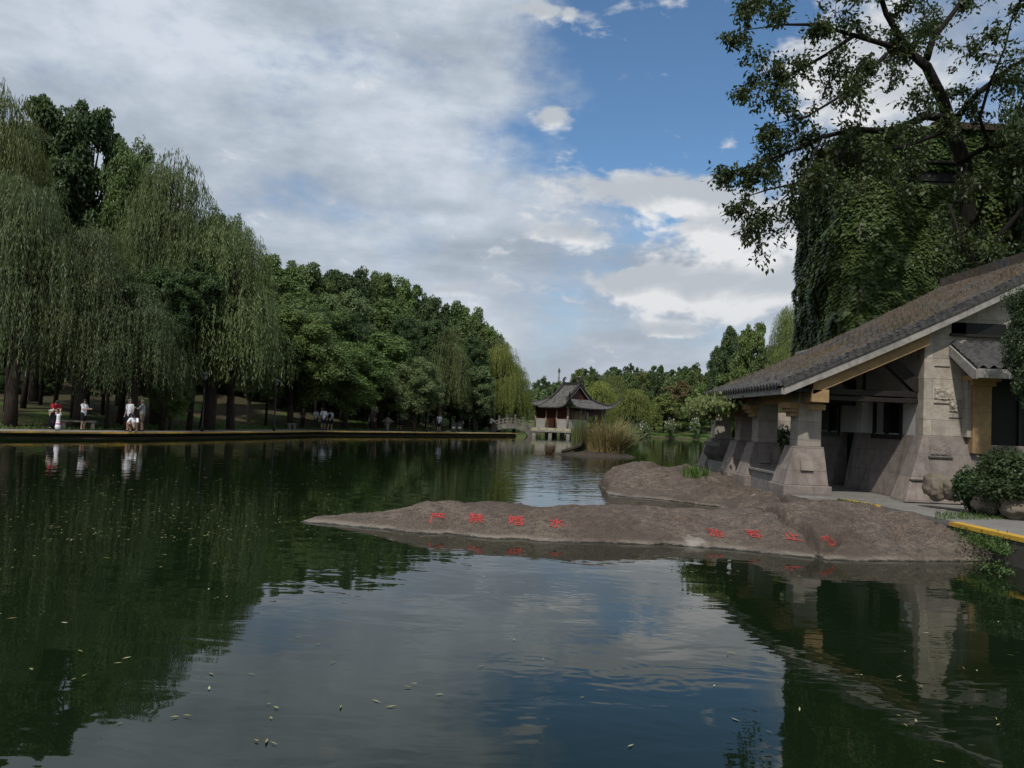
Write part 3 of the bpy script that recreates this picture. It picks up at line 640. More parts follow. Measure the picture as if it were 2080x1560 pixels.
# truss beams
for yy in (17.62, 20.6, 23.4):
    w_ = .09
    pb(MB().box(6.9, 9.06, yy-w_, yy+w_, 2.60, 2.70).box(6.9, 9.06, yy-w_*.8, yy+w_*.8, 2.73, 2.86), 'tie_beam', WOOD_DK, bev=.01)
    pb(MB().box(7.88, 8.14, yy-w_, yy+w_, 2.86, rz(8.0)-.14), 'king_post', WOOD_DK, bev=.01)
    pb(MB().prism([(8.1, 3.66), (8.3, 3.80), (9.06, 3.16), (9.06, 2.86), (8.98, 2.86)], yy-w_, yy+w_), 'strut', WOOD_DK)
    pb(MB().prism([(6.92, 3.0), (7.95, 3.42), (7.95, 3.56), (6.92, 3.14)], yy-w_, yy+w_), 'strut', WOOD_DK)
# tiled roof slope: barrel rows running down the slope
nrow = 30; rowp = (Y1-Y0)/nrow; sub = 7; ys_ = np.linspace(Y0, Y1, nrow*sub+1); ns = 300; xs_ = np.linspace(XE-.06, XR, ns)
X, Y = np.meshgrid(xs_, ys_)
base = ZE+SL*(X-XE)-.10*np.sin(np.pi*np.clip((X-XE)/(XR-XE), 0, 1))
ph = ((Y-Y0)/rowp) % 1.0; prof = np.where(np.abs(ph-.5) < .27, np.sqrt(np.maximum(0, 1-((ph-.5)/.27)**2))*.062, .018*np.cos((ph)*2*np.pi)*0+.0)
k = ((X-XE)/.155+np.floor((Y-Y0)/rowp)*.37) % 1.0; lap = (1-k)*.020
rowh = fbm(np.floor((Y-Y0)/rowp)*1.7, np.floor((X-XE)/.155)*1.1, .9, 9, 1)*.022
Z = base+prof+lap+rowh+fbm(X, Y, 3, 4, 2)*.02
idx = np.arange(X.size).reshape(X.shape); fq = np.stack([idx[:-1, :-1], idx[:-1, 1:], idx[1:, 1:], idx[1:, :-1]], -1).reshape(-1)
rm = np_mesh('roof_tiles', np.stack([X.ravel()-6, Y.ravel()-17, Z.ravel()-FZ], 1), fq, 4)
TILE, T, b = mat_new('roof_tile'); p = POS(T); n1 = T.noise(p, 1.3, 5, .65); n2 = T.noise(p, 9, 5, .65); n3 = T.noise(p, 40, 3, .6); xx, yy, zz = T.sep(p)
c = T.mix(T.ss(n2, .3, .7), (.030, .030, .032), (.085, .082, .080)); c = T.mix(T.ss(n3, .58, .8, 0, .7), c, (.22, .20, .18))
moss = T.m('MULTIPLY', T.ss(n1, .38, .55), T.m('MULTIPLY', T.ss(yy, 17.3, 18.2), T.ss(xx, 6.2, 7.4)))
c = T.mix(T.m('MULTIPLY', moss, .85), c, T.mix(T.ss(n2, .4, .6), (.055, .040, .026), (.10, .07, .045)))
T.put(b.inputs['Base Color'], c); b.inputs['Roughness'].default_value = .85; b.inputs['Specular IOR Level'].default_value = .3
T.put(b.inputs['Normal'], T.bump(T.m('ADD', n2, n3), .5, .015))
ro = link('roof', rm, TILE, pav)
pb(MB().add([(XE-.06, Y0, ZE-.055), (XR, Y0, rz(XR)-.055), (XR, Y1, rz(XR)-.055), (XE-.06, Y1, ZE-.055)], [(0, 1, 2, 3)]), 'roof_underside', WOOD_DK)
m = MB()
for k_ in range(46):                            # stacked verge tiles along the rake
    a = XE+k_*(XR-XE)/46; b_ = a+(XR-XE)/46*1.04; j = random.uniform(-.012, .016)
    m.prism([(a, rz(a)-.05), (b_, rz(b_)-.05), (b_, rz(b_)+.03+j), (a, rz(a)+.055+j)], 16.90, 17.16)
    m.prism([(a, rz(a)+.045), (b_, rz(b_)+.045), (b_, rz(b_)+.085+j), (a, rz(a)+.12+j)], 16.95, 17.10)
pb(m, 'verge_tiles', TILE)
m = MB()
for i in range(nrow):                           # eave tile ends
    yc = Y0+(i+.5)*rowp; m.tube([(XE-.10, yc, ZE+.0), (XE+.05, yc, ZE+.035)], .055, 10); m.prism([(yc+rowp*.30, ZE-.03), (yc+rowp*.70, ZE-.03), (yc+rowp*.5, ZE-.11)], XE-.09, XE-.06, 'x')
pb(m, 'eave_tiles', TILE)
m = MB().prism([(XR-.12, rz(XR)-.1), (XR+.12, rz(XR)-.1), (XR+.10, rz(XR)+.25), (XR-.1, rz(XR)+.25)], Y0-.05, Y1+.05); m.add([(XR, Y0, rz(XR)), (XR+7, Y0, rz(XR)-3.5), (XR+7, Y1, rz(XR)-3.5), (XR, Y1, rz(XR))], [(0, 1, 2, 3)]); pb(m, 'ridge', TILE)
# canopy over the window
can = [(17.32, 3.98), (16.28, 3.36)]
nr = 16; x0c, x1c = 9.62, 13.2; rp = (x1c-x0c)/nr; sb = 7; xs_ = np.linspace(x0c, x1c, nr*sb+1); tt = np.linspace(0, 1, 60); X, TT = np.meshgrid(xs_, tt)
Yc = 17.32-TT*1.06; Zc = 3.98-TT*.64; ph = ((X-x0c)/rp) % 1; Zc = Zc+np.where(np.abs(ph-.5) < .28, np.sqrt(np.maximum(0, 1-((ph-.5)/.28)**2))*.06, 0)+((TT*1.2/.15) % 1)*.02+fbm(np.floor((X-x0c)/rp)*1.3, np.floor(TT*8)*1.1, .9, 3, 1)*.02
idx = np.arange(X.size).reshape(X.shape); fq = np.stack([idx[:-1, :-1], idx[:-1, 1:], idx[1:, 1:], idx[1:, :-1]], -1).reshape(-1)
cm = np_mesh('canopy', np.stack([X.ravel()-6, Yc.ravel()-17, Zc.ravel()-FZ], 1), fq, 4); canopy = link('canopy', cm, TILE, pav)
mb = MB().prism([(17.34, 3.93), (16.26, 3.28), (16.26, 3.12), (16.40, 3.12), (17.34, 3.72)], x0c-.03, x0c+.05, 'x').box(x0c, x1c, 16.24, 16.32, 3.14, 3.33).prism([(17.34, 3.90), (16.3, 3.28), (16.3, 3.24), (17.34, 3.86)], x0c, x1c, 'x')
o = mb.build('canopy_board', BOARD, canopy, M=IM)
# weeds and creeper growing on the roof
n = 9000; xw = rng.uniform(6.1, 12.8, n); yw = rng.uniform(17.35, Y1, n)
keep = (fbm(xw, yw, 1.1, 8, 3) > -.06) & (fbm(xw, yw, 4.1, 18, 2) > -.14); xw, yw = xw[keep], yw[keep]
zw = ZE+SL*(xw-XE)-.10*np.sin(np.pi*(xw-XE)/(XR-XE))+.02
tag(blades('roof_weeds', np.stack([xw, yw, zw], 1), .13, .009, LF_DRY, 1.1), kind='stuff', label='dry brown weeds growing on the tiled hall roof')
# ---------------------------------------------------------------- leaves
def unit(v): return v/np.maximum(np.linalg.norm(v, axis=1, keepdims=True), 1e-9)
def leaf_mesh(name, pos, d, nrm, ln, wd):
    n = len(pos); d = unit(d); s = unit(np.cross(d, nrm)); ln = np.broadcast_to(ln, (n,))[:, None]; wd = np.broadcast_to(wd, (n,))[:, None]
    co = np.stack([pos, pos+d*ln*.45+s*wd*.5, pos+d*ln, pos+d*ln*.45-s*wd*.5], 1).reshape(-1, 3)
    return np_mesh(name, co, np.arange(4*n), 4)
def rv(n): return unit(rng.normal(size=(n, 3)))
def broad_proto(name, lobes, subs, per, ln, wd, H=10.0, R0=3.6, base=.22, shape=1.0, flat=.75, clr=(.75, 1.25)):
    """crown built from lobes, each a cluster of leafy tufts; trunk with limbs running into the lobes"""
    cz = H*(base+(1-base)*.5); hz = H*(1-base)*.5; P_ = []; D_ = []; N_ = []; L = []
    tb = MB(); tb.tube([(0, 0, -.3), (.1, .05, H*.12), (.0, .12, H*.3), (.15, 0, H*.55), (.1, .1, H*.8)], [.30, .24, .20, .13, .04], 8)
    for i in range(lobes):
        ph = i*2.399+random.uniform(-.3, .3); t = (i+.5)/lobes; z = -.92+1.84*t; rr = math.sqrt(max(0, 1-abs(z)**(2.2*shape)))*random.uniform(.55, .80)
        lc = np.array([rr*math.cos(ph)*R0, rr*math.sin(ph)*R0, cz+z*hz*.80]); lr = R0*random.uniform(.30, .44)*(1-.25*max(z, 0))
        a = Vector((0.05, .05, max(H*.18, lc[2]-H*.28))); c = Vector(lc); mid = (a+c)/2+Vector((0, 0, .25))
        tb.tube([a, mid, c], [.10, .06, .02], 5)
        for j in range(subs):
            v = rv(1)[0]; v[2] = v[2]*.8+.25; v /= np.linalg.norm(v); sc = lc+v*lr*random.uniform(.35, 1.0); sr = lr*random.uniform(.34, .58)
            m = int(per*random.uniform(*clr)); n = rv(m); n[:, 2] = n[:, 2]*.9+.30; n = unit(n); r = rng.uniform(.55, 1.05, m)[:, None]
            p = sc+n*r*sr*np.array([1, 1, flat]); nn = unit(n+rv(m)*.55+np.array([0, 0, .45])); dd = unit(np.cross(nn, rv(m))+n*.35+np.array([0, 0, -.25]))
            P_.append(p); D_.append(dd); N_.append(nn)
    P_ = np.concatenate(P_); D_ = np.concatenate(D_); N_ = np.concatenate(N_)
    me = leaf_mesh(name, P_, D_, N_, ln*rng.uniform(.6, 1.25, len(P_)), wd*rng.uniform(.7, 1.2, len(P_)))
    tm = bpy.data.meshes.new(name+'_trunk'); tm.from_pydata(tb.v, [], tb.f); smooth(tm)
    return dict(crown=me, trunk=tm, H=H, R=R0)
def willow_proto(name, boughs, strands, H=10.0, R0=3.3, step=.115, ln=.22, wd=.032, zlow=2.1):
    P_ = []; D_ = []; N_ = []; tb = MB(); sb = MB()
    tb.tube([(0, 0, -.3), (.12, .05, 1.4), (.0, .2, 2.8), (.1, .1, 4.2)], [.36, .28, .24, .17], 9)
    limbs = []
    for i in range(7):
        a = i*.9+random.uniform(-.2, .2); e = Vector((math.cos(a)*R0*.35, math.sin(a)*R0*.35, H*random.uniform(.55, .75))); s = Vector((0, .1, random.uniform(2.8, 4.2)))
        m_ = (s+e)/2+Vector((math.cos(a)*.3, math.sin(a)*.3, -.3)); tb.tube([s, m_, e, e+(e-m_)*.5], [.15, .10, .06, .02], 6); limbs.append((s, m_, e))
    for i in range(boughs):
        t = (i+.5)/boughs; a = i*2.399+random.uniform(-.35, .35); zt = H*(.97-.50*t**1.15)+random.uniform(-.35, .35); rr = R0*(.05+.80*math.sqrt(t))*random.uniform(.75, 1.0)
        rm_ = R0*random.uniform(.20, .33); c = np.array([math.cos(a)*rr, math.sin(a)*rr, zt-rm_*.75]); ov = np.array([math.cos(a), math.sin(a), 0])
        tb.tube([Vector((c[0]*.25, c[1]*.25, max(2.6, zt-2.8))), Vector((c[0]*.65, c[1]*.65, zt-1.1)), Vector(c)+Vector((0, 0, rm_*.3)), Vector((c[0]*1.1, c[1]*1.1, c[2]))], [.06, .045, .03, .01], 4)
        low = max(zlow, zt-random.uniform(2.4, 4.6)*(1 if t > .25 else .8))
        for k in range(strands):
            ro = math.sqrt(random.random()); fi = random.uniform(0, 6.283); e = np.array([math.cos(fi)*ro, math.sin(fi)*ro, 0])
            p = c+e*rm_+np.array([0, 0, math.sqrt(max(0, 1-ro*ro))*rm_*.75+random.uniform(-.15, .08)]); L = (p[2]-low)*random.uniform(.45, 1.08)*(1-.25*(1-ro))
            if L < .5: continue
            n = int(L/step); s = np.linspace(0, 1, n); out = e*random.uniform(.1, .45)+ov*.12
            q = p+out*(1-np.exp(-s*3.0))[:, None]+np.array([0, 0, -1.0])*(s*L)[:, None]+np.array([0, 0, .14])*np.sin(np.minimum(s*8, 3.14))[:, None]
            q[:, 0] += .05*np.sin(s*L*1.3+k); q = q+rng.normal(0, .018, (n, 3)); d = rv(n)*.5+np.array([0, 0, -1.0])+out*.6; P_.append(q); D_.append(d); N_.append(rv(n)*.8+e*.6+ov*.4+np.array([0, 0, .5]))
    P_ = np.concatenate(P_); D_ = np.concatenate(D_); N_ = np.concatenate(N_)
    me = leaf_mesh(name, P_, D_, N_, ln*rng.uniform(.6, 1.3, len(P_)), wd*rng.uniform(.8, 1.4, len(P_)))
    tm = bpy.data.meshes.new(name+'_trunk'); tm.from_pydata(tb.v, [], tb.f); smooth(tm)
    return dict(crown=me, trunk=tm, H=H, R=R0)
BR_NEAR = [broad_proto('broad_near', 26, 15, 150, .20, .11) for _ in range(2)]
BR = [broad_proto('broad_mid', 26, 11, 110, .24, .14, R0=3.0, base=.16) for _ in range(4)]
BR_LOW = [broad_proto('broad_low', 16, 8, 90, .34, .22, base=.02, R0=4.5) for _ in range(2)]
BR_TALL = [broad_proto('broad_tall', 30, 12, 130, .20, .11, R0=2.6, base=.15, shape=1.2) for _ in range(2)]
BR_FAR = [broad_proto('broad_far', 18, 7, 70, .42, .26, base=.12) for _ in range(3)]
WIL = [willow_proto('willow_a', 40, 62), willow_proto('willow_b', 34, 66), willow_proto('willow_c', 46, 56)]
WIL_FAR = [willow_proto('willow_far', 34, 34, R0=4.0, step=.19, ln=.34, wd=.07, zlow=.9)]
print('LEAVES', [len(p['crown'].polygons) for p in BR_NEAR+BR+BR_TALL+BR_FAR+WIL+WIL_FAR])
CROWNS = {}
def crown_variant(proto, m):
    k = (proto['crown'].name, m.name)
    if k not in CROWNS:
        me = proto['crown'] if not len(proto['crown'].materials) else proto['crown'].copy(); me.materials.clear(); me.materials.append(m); CROWNS[k] = me
    return CROWNS[k]
def trunk_variant(proto, m):
    k = (proto['trunk'].name, m.name)
    if k not in CROWNS:
        me = proto['trunk'] if not len(proto['trunk'].materials) else proto['trunk'].copy(); me.materials.clear(); me.materials.append(m); CROWNS[k] = me
    return CROWNS[k]
ORD = 'first second third fourth fifth sixth seventh eighth ninth tenth eleventh twelfth thirteenth fourteenth fifteenth sixteenth seventeenth eighteenth nineteenth twentieth'.split()
def nth(i): return ORD[i] if i < 20 else ('twenty-' if i < 29 else 'thirty-')+ORD[(i-20) % 10] if (i+1) % 10 else {29: 'thirtieth', 39: 'fortieth'}[i]
def tree(name, proto, m, px, Y, top, hw, label, cat='tree', group=None, bark=BARK, rot=None, gzv=None, tall=1.0):
    q = Q(px, 850, Y); z0 = gz1(q.x, Y)-.05 if gzv is None else gzv
    H = Q(px, top, Y).z-z0; R_ = hw/1600*Y
    o = thing(name, label, cat, (q.x, Y, z0), random.uniform(0, 6.28) if rot is None else rot, group)
    sxy = R_/proto['R']; sz = H/proto['H']*tall; o.scale = (sxy, sxy, sz)
    c = bpy.data.objects.new('crown', crown_variant(proto, m)); COL.objects.link(c); c.parent = o
    t = bpy.data.objects.new('trunk', trunk_variant(proto, bark)); COL.objects.link(t); t.parent = o
    return o
# ---------------------------------------------------------------- left bank, front rows
W = 'weeping_willow'; B = 'broadleaf_tree'
FR = [(W, WIL[0], LF_WILD, 22, 40.5, 335, 128, 'weeping willow at the far left edge over the lakeside path'),
 (W, WIL[1], LF_OLIVE, -50, 47, 150, 135, 'tall olive-green willow cut by the upper left edge of the view'),
 (B, BR_TALL[0], LF_DARK, 66, 54, 148, 92, 'tallest dark evergreen on the left with a lumpy double top'),
 (B, BR_TALL[1], LF_DARK, 152, 56, 186, 92, 'tall dark evergreen right of the tallest one'),
 (B, BR_NEAR[0], LF_MID, 238, 55, 284, 70, 'glossy broadleaf tree topping out left of the highest willow'),
 (W, WIL[2], LF_WIL, 318, 50, 298, 128, 'highest weeping willow with feathery strands against the cloud'),
 (W, WIL[0], LF_WIL, 420, 51, 432, 158, 'broad weeping willow whose curtain hangs over the bank left of the pale leaning trunk'),
 (W, WIL[1], LF_WIL, 470, 53, 452, 88, 'narrow weeping willow at the right end of the willow group'),
 (W, WIL[2], LF_WILD, 160, 43, 440, 125, 'shaded weeping willow behind the woman in the red top'),
 (W, WIL[1], LF_WILD, 262, 44, 565, 120, 'low weeping willow behind the two men and the squatting person'),
 (B, BR_NEAR[1], LF_DARK, 432, 66, 418, 60, 'dark tree crown just showing behind the broad willow'),
 (B, BR_NEAR[0], LF_MID, 345, 47, 760, 44, 'small bushy tree with light leaves beside the pair of men'),
 (B, BR_NEAR[1], LF_MID, 590, 61, 620, 100, 'spreading broadleaf tree above the pale leaning trunk'),
 (B, BR_NEAR[0], LF_MID, 700, 66, 695, 84, 'rounded broadleaf tree over the group in white shirts'),
 (B, BR_NEAR[1], LF_MID, 655, 72, 610, 66, 'broadleaf tree standing behind the rounded one over the white-shirted group'),
 (B, BR[1], LF_MID, 775, 72, 672, 76, 'broadleaf tree over the couple in dark red'),
 (B, BR_NEAR[0], LF_PALE, 842, 70, 725, 58, 'light green bushy tree overhanging the path left of the boy in white'),
 (W, WIL[2], LF_WIL, 893, 77, 650, 66, 'slim weeping willow above the boy standing alone in white'),
 (B, BR[2], LF_PALE, 965, 80, 735, 45, 'pale green broadleaf tree between the last two lakeside willows'),
 (W, WIL[0], LF_WILY, 1010, 88, 690, 60, 'yellowish weeping willow nearest the stone bridge'),
 (W, WIL[1], LF_WILY, 1046, 92, 735, 40, 'drooping yellow-green willow right behind the stone bridge')]
for f in FR: tree(*f)
# wooded slope behind: three ranks, each tree told by its place in the rank
HILL = [(548, 84, 512, 52, LF_MID, 'round tree first right of the willows on the skyline'), (600, 92, 522, 46, LF_MID, 'second skyline tree right of the willows'),
 (650, 96, 530, 44, LF_DARK, 'dark third skyline tree right of the willows'), (700, 96, 536, 44, LF_DARK, 'dark domed tree left of the slope summit'), (748, 100, 538, 46, LF_MID, 'broad domed tree at the summit of the slope'),
 (795, 102, 546, 42, LF_MID, 'domed tree just right of the slope summit'), (832, 104, 566, 34, LF_DARK, 'dark tree where the skyline starts to drop'), (875, 108, 592, 36, LF_DARK, 'dark tree halfway down the skyline'),
 (915, 110, 604, 32, LF_MID, 'rounded tree on the falling skyline'), (945, 110, 612, 30, LF_MID, 'mid green tree on the falling skyline left of the last dome'), (980, 110, 645, 32, LF_MID, 'last dome of the falling skyline'), (1008, 108, 675, 24, LF_PALE, 'thin leafy tree at the right end of the skyline'),
 (565, 74, 585, 56, LF_MID, 'bushy tree in the middle rank beside the willow curtain'), (625, 82, 585, 50, LF_MID, 'bushy tree below the third skyline tree'), (690, 82, 572, 50, LF_PALE, 'silvery pale tree in the middle of the wooded slope'), (745, 88, 600, 50, LF_MID, 'full-crowned tree below the summit of the slope'),
 (800, 90, 612, 46, LF_MID, 'full-crowned tree beneath the drop of the skyline'), (850, 92, 640, 44, LF_DARK, 'dark full-crowned tree behind the slim willow'), (930, 96, 640, 40, LF_MID, 'bushy tree right of the slim willow'), (965, 98, 662, 36, LF_OLIVE, 'olive tree low on the falling skyline'),
 (640, 76, 668, 56, LF_DARK, 'shadowed tree in the lower rank left of the silvery one'), (735, 78, 672, 54, LF_MID, 'lower rank tree under the summit'), (815, 82, 690, 46, LF_MID, 'lower rank tree behind the light green bushy one'), (935, 90, 706, 40, LF_DARK, 'shadowed tree behind the slim willow strands')]
for i, (px, Y, top, hw, m, lab) in enumerate(HILL): tree('broadleaf_tree', BR[i % 4], m, px, Y, top, hw*1.3, lab, group='trees of the wooded slope')
# dark understorey rows closing the view beneath the crowns
for i in range(30):
    px = -60+i*35+random.uniform(-9, 9); Y = 60+i*1.3+random.uniform(-3, 3)+(8 if i % 2 else 0)
    if px > 990: continue
    tree('understorey_tree', BR[i % 4], LF_DARK, px, Y, (690 if px > 300 else 610)+random.uniform(-25, 30), 62+random.uniform(-6, 8), nth(i)+' dark understorey tree from the left in the lakeside wood', group='dark trees in the shaded wood')
for i in range(40):
    px = -70+i*29+random.uniform(-6, 6); Y = 57+i*1.05+random.uniform(-2, 2)
    if 130 < px < 225 or px > 1010: continue
    if 225 < px < 480: Y += 6
    tree('understorey_bush', BR_LOW[i % 2], LF_DARK, px, Y, 745+random.uniform(-18, 14), 34, nth(i)+' dark bush from the left closing the view under the lakeside crowns', 'bush', group='dark bushes under the wood')
# bare shaded trunks standing between the path and the wood
TK = [(108, 44, .22, .05), (150, 46, .36, -.03), (175, 50, .2, .02), (207, 49, .2, 0), (216, 43.5, .17, 0), (243, 47, .34, .04), (330, 46, .25, -.02), (385, 48, .3, .03), (470, 56, .2, 0), (540, 62, .18, .0), (615, 64, .2, .02), (640, 70, .22, -.01), (692, 72, .25, .02), (735, 76, .2, 0), (770, 74, .2, .01), (815, 78, .22, 0), (850, 80, .2, 0), (866, 76, .22, .01), (915, 82, .22, 0), (958, 84, .22, -.01), (45, 46, .3, .03), (10, 44, .2, -.02), (80, 50, .2, 0)]
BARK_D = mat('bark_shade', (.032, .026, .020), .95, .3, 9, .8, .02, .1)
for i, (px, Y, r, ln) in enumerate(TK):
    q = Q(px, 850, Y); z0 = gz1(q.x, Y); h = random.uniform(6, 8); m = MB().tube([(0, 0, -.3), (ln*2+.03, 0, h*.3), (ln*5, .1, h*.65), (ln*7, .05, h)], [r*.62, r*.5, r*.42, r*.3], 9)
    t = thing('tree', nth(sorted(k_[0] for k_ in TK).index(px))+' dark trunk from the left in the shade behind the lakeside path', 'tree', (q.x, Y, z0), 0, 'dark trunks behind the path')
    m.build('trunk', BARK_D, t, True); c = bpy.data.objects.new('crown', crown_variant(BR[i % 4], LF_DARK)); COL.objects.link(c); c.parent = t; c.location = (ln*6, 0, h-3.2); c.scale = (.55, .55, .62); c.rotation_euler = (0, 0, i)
# pale leaning trunk by the path
q = P(505, 866, .40); t = thing('tree', 'pale-barked leaning tree forking low beside the lamp post', 'tree', (q.x, q.y, .3))
m = MB().tube([(-.12, 0, -.3), (0, 0, .6), (-.02, 0, 1.5), (-.10, 0, 2.2)], [.24, .18, .15, .14], 10).tube([(-.10, 0, 2.1), (-.25, 0, 2.9), (-.5, .1, 3.8), (-.6, .1, 5)], [.12, .09, .07, .04], 8).tube([(-.08, 0, 2.0), (.35, 0, 2.7), (.8, .1, 3.3), (1.2, .1, 4.4)], [.10, .08, .06, .03], 8)
m.build('trunk', BARK_PALE, t, True); c = bpy.data.objects.new('crown', crown_variant(BR_NEAR[0], LF_MID)); COL.objects.link(c); c.parent = t; c.location = (.2, .5, .6); c.scale = (.8, .8, .8)
# leaning trunk left behind the men
q = P(300, 866, .45); t = thing('tree', 'dark leaning trunk rising to the right behind the two men', 'tree', (q.x, q.y+1.5, .35))
MB().tube([(0, 0, -.3), (.4, 0, 1.4), (.9, 0, 2.6), (1.9, .1, 4.0), (2.6, .1, 5.2)], [.24, .2, .17, .12, .07], 9).build('trunk', BARK, t, True)
c = bpy.data.objects.new('crown', crown_variant(BR[1], LF_MID)); COL.objects.link(c); c.parent = t; c.location = (2.4, .1, 2.2); c.scale = (.6, .6, .6)
# ---------------------------------------------------------------- far shore and right side
FAR = [(W, WIL_FAR[0], LF_WILY, 1215, 116, 765, 48, 'rounded willow right behind the lake pavilion roof'), (W, WIL_FAR[0], LF_WILY, 1285, 112, 782, 52, 'wide willow hanging over the far shore right of the pavilion'),
 (W, WIL_FAR[0], LF_OLIVE, 1245, 124, 752, 44, 'taller olive willow behind the far shore willows'), ('broadleaf_tree', BR_FAR[0], LF_BROWN, 1388, 124, 770, 34, 'brownish flowering tree on the far shore'), ('broadleaf_tree', BR_FAR[1], LF_OLIVE, 1350, 122, 800, 34, 'olive bush-shaped tree left of the brownish one'),
 ('broadleaf_tree', BR_FAR[2], LF_MID, 1425, 120, 775, 32, 'green tree right of the brownish one'), ('broadleaf_tree', BR_FAR[0], LF_MID, 1410, 114, 815, 30, 'low green tree in front of the brownish one'),
 ('broadleaf_tree', BR_FAR[1], LF_PALE, 1092, 122, 785, 24, 'pale round tree left of the pavilion roof'), ('broadleaf_tree', BR_FAR[2], LF_DARK, 1098, 140, 764, 22, 'dark tree on the skyline left of the pagoda spire'), ('broadleaf_tree', BR_FAR[1], LF_OLIVE, 1120, 130, 800, 28, 'yellowish low trees behind the bridge end'),
 ('broadleaf_tree', BR[0], LF_DARK, 1490, 74, 652, 44, 'tall dark tree left of the ivy tower'), ('broadleaf_tree', BR[1], LF_DARK, 1462, 82, 694, 34, 'dark tree stepping down left of the tallest right-hand tree'), ('broadleaf_tree', BR[2], LF_MID, 1525, 66, 640, 40, 'dense green tree beside the hanging willow on the right'),
 (W, WIL[0], LF_OLIVE, 1600, 56, 606, 62, 'hanging willow touching the left side of the ivy tower'), ('broadleaf_tree', BR[3], LF_MID, 1500, 70, 735, 55, 'leafy tree just above the tip of the hall roof'), ('broadleaf_tree', BR[0], LF_DARK, 1580, 62, 690, 60, 'shaded tree below the hanging willow on the right')]
for f in FAR: tree(*f, bark=BARK)
k = 0
for row, (Y0_, top0, m0) in enumerate([(150, 752, 0), (172, 746, 1), (136, 785, 2)]):
    for i in range(14):
        px = 1085+i*31+random.uniform(-7, 7)+row*11
        if row < 2 and px < 1170: tp = 775 if px > 1110 else 782
        else: tp = top0+6*math.sin(i*1.7+row)+random.uniform(-5, 5)
        if row == 2 and px < 1200: tp += 8
        m = [LF_DARK, LF_OLIVE, LF_MID, LF_PALE][(i*3+row) % 4] if row != 1 else LF_DARK
        tree('broadleaf_tree', BR_FAR[(i+row) % 3], m, px, Y0_+random.uniform(-5, 5), tp, 23+random.uniform(-3, 5), nth(i)+' rounded tree from the left in the '+['middle', 'rear', 'nearest'][row]+' rank of the distant low hill', group='trees of the distant hill')
for k, (px, tp, hw) in enumerate([(1180, 768, 9), (1240, 741, 20), (1330, 738, 22), (1400, 743, 12)]):
    tree('broadleaf_tree', BR_FAR[0], LF_DARK, px, 180, tp, hw, ['tiny', 'broad', 'broadest', 'small'][k]+' dark tree top standing above the distant hill skyline, '+nth(k)+' from the left', group='dark tops on the distant skyline')
for i in range(12):                              # trees behind the far shore closing gaps
    px = 1150+i*30; tree('understorey_tree', BR_FAR[i % 3], LF_DARK, px, 128+random.uniform(-3, 3), 815+random.uniform(-8, 8), 26, nth(i)+' dark low tree from the left in the shade behind the far shore', group='shaded low trees behind the far shore')
FLOWER = mat('white_blossom', (.75, .68, .68), .8, .1, 5, 0)
for i, px in enumerate((1362, 1412, 1462, 1310)):
    o = tree('flowering_shrub', BR_FAR[i % 3], LF_PALE, px, 109, 852-(i == 3)*-6, 12, ['white-flowered small tree on the far lawn left of its twin', 'white-flowered small tree in the middle of the far lawn', 'small flowering tree seen beside the hall columns on the far lawn', 'low pale shrub at the left end of the far lawn'][i], 'shrub')
    n = 45; pz = rv(n)*np.array([3.2, 3.2, 3.6])+np.array([0, 0, 6.2]); pz[:, 2] += 1.0
    link('blossom', leaf_mesh('blossom', pz, rv(n), rv(n), .7, .55), FLOWER, o)
# ---------------------------------------------------------------- ivy-clad tower
tw = thing('ivy_tower', 'tall round-cornered tower thickly covered in ivy behind the hall', 'tower', (12, 30, 0))
TWH = Q(1890, 272, 29.5).z
path = [(13.0, 36.0), (12.75, 34), (12.35, 31.4), (12.2, 30.3), (12.35, 29.5), (12.75, 29.08), (13.5, 28.92), (16, 28.9), (20, 28.9), (26, 28.9)]
IMT = Matrix.Translation((-12, -30, 0))
mb = MB(); poly = path+[(26, 36)]; mb.prism([(x, y) for x, y in poly], -.2, TWH-.1, 'z'); mb.build('tower_wall', STONE_P, tw, M=IMT)
rc0 = Q(1836, 335, 28.9); rc1 = Q(1948, 372, 28.9)
MB().box(rc0.x, rc1.x, 28.78, 28.95, rc1.z, rc0.z).build('window_recess', BLACK, tw, M=IMT)
MB().box(rc0.x-.1, rc1.x+.1, 28.55, 28.9, rc0.z+.02, rc0.z+.10).build('window_hood', WOOD_DK, tw, M=IMT)
MB().box(15.2, 26, 28.6, 36, TWH-.1, TWH+.14).build('roof_slab', TERRA, tw, M=IMT)
# ivy
seg = [(Vector(a), Vector(b)) for a, b in zip(path[:-1], path[1:])]; lens = [(b-a).length for a, b in seg]; tot = sum(lens[:-1])+2.5
n = 72000; u = rng.uniform(0, tot, n); cz = np.cumsum([0]+lens); px_ = np.zeros((n, 3)); nr_ = np.zeros((n, 3))
ang = [math.atan2(-(b-a).x, (b-a).y)+math.pi for a, b in seg]
for i, (a, b) in enumerate(seg):
    k_ = (u >= cz[i]) & (u < cz[i+1]); t = (u[k_]-cz[i])/lens[i]; px_[k_, 0] = a.x+(b.x-a.x)*t; px_[k_, 1] = a.y+(b.y-a.y)*t; d = (b-a).normalized(); nr_[k_] = (d.y, -d.x, 0)
nr_ = unit(nr_)
z = 2.5+(TWH-2.5)*rng.uniform(0, 1, n)**.9
th = .10+1.35*np.maximum(0, fbm(u, z, .42, 4, 3)+.12)*.8+.55*np.maximum(0, fbm(u, z, 1.5, 14, 2)+.05)
topfall = np.clip((z-(TWH-1.6))/1.6, 0, 1); inset = topfall*.1
ps = px_+nr_*(th*rng.uniform(.55, 1.0, n)-inset)[:, None]; ps[:, 2] = z
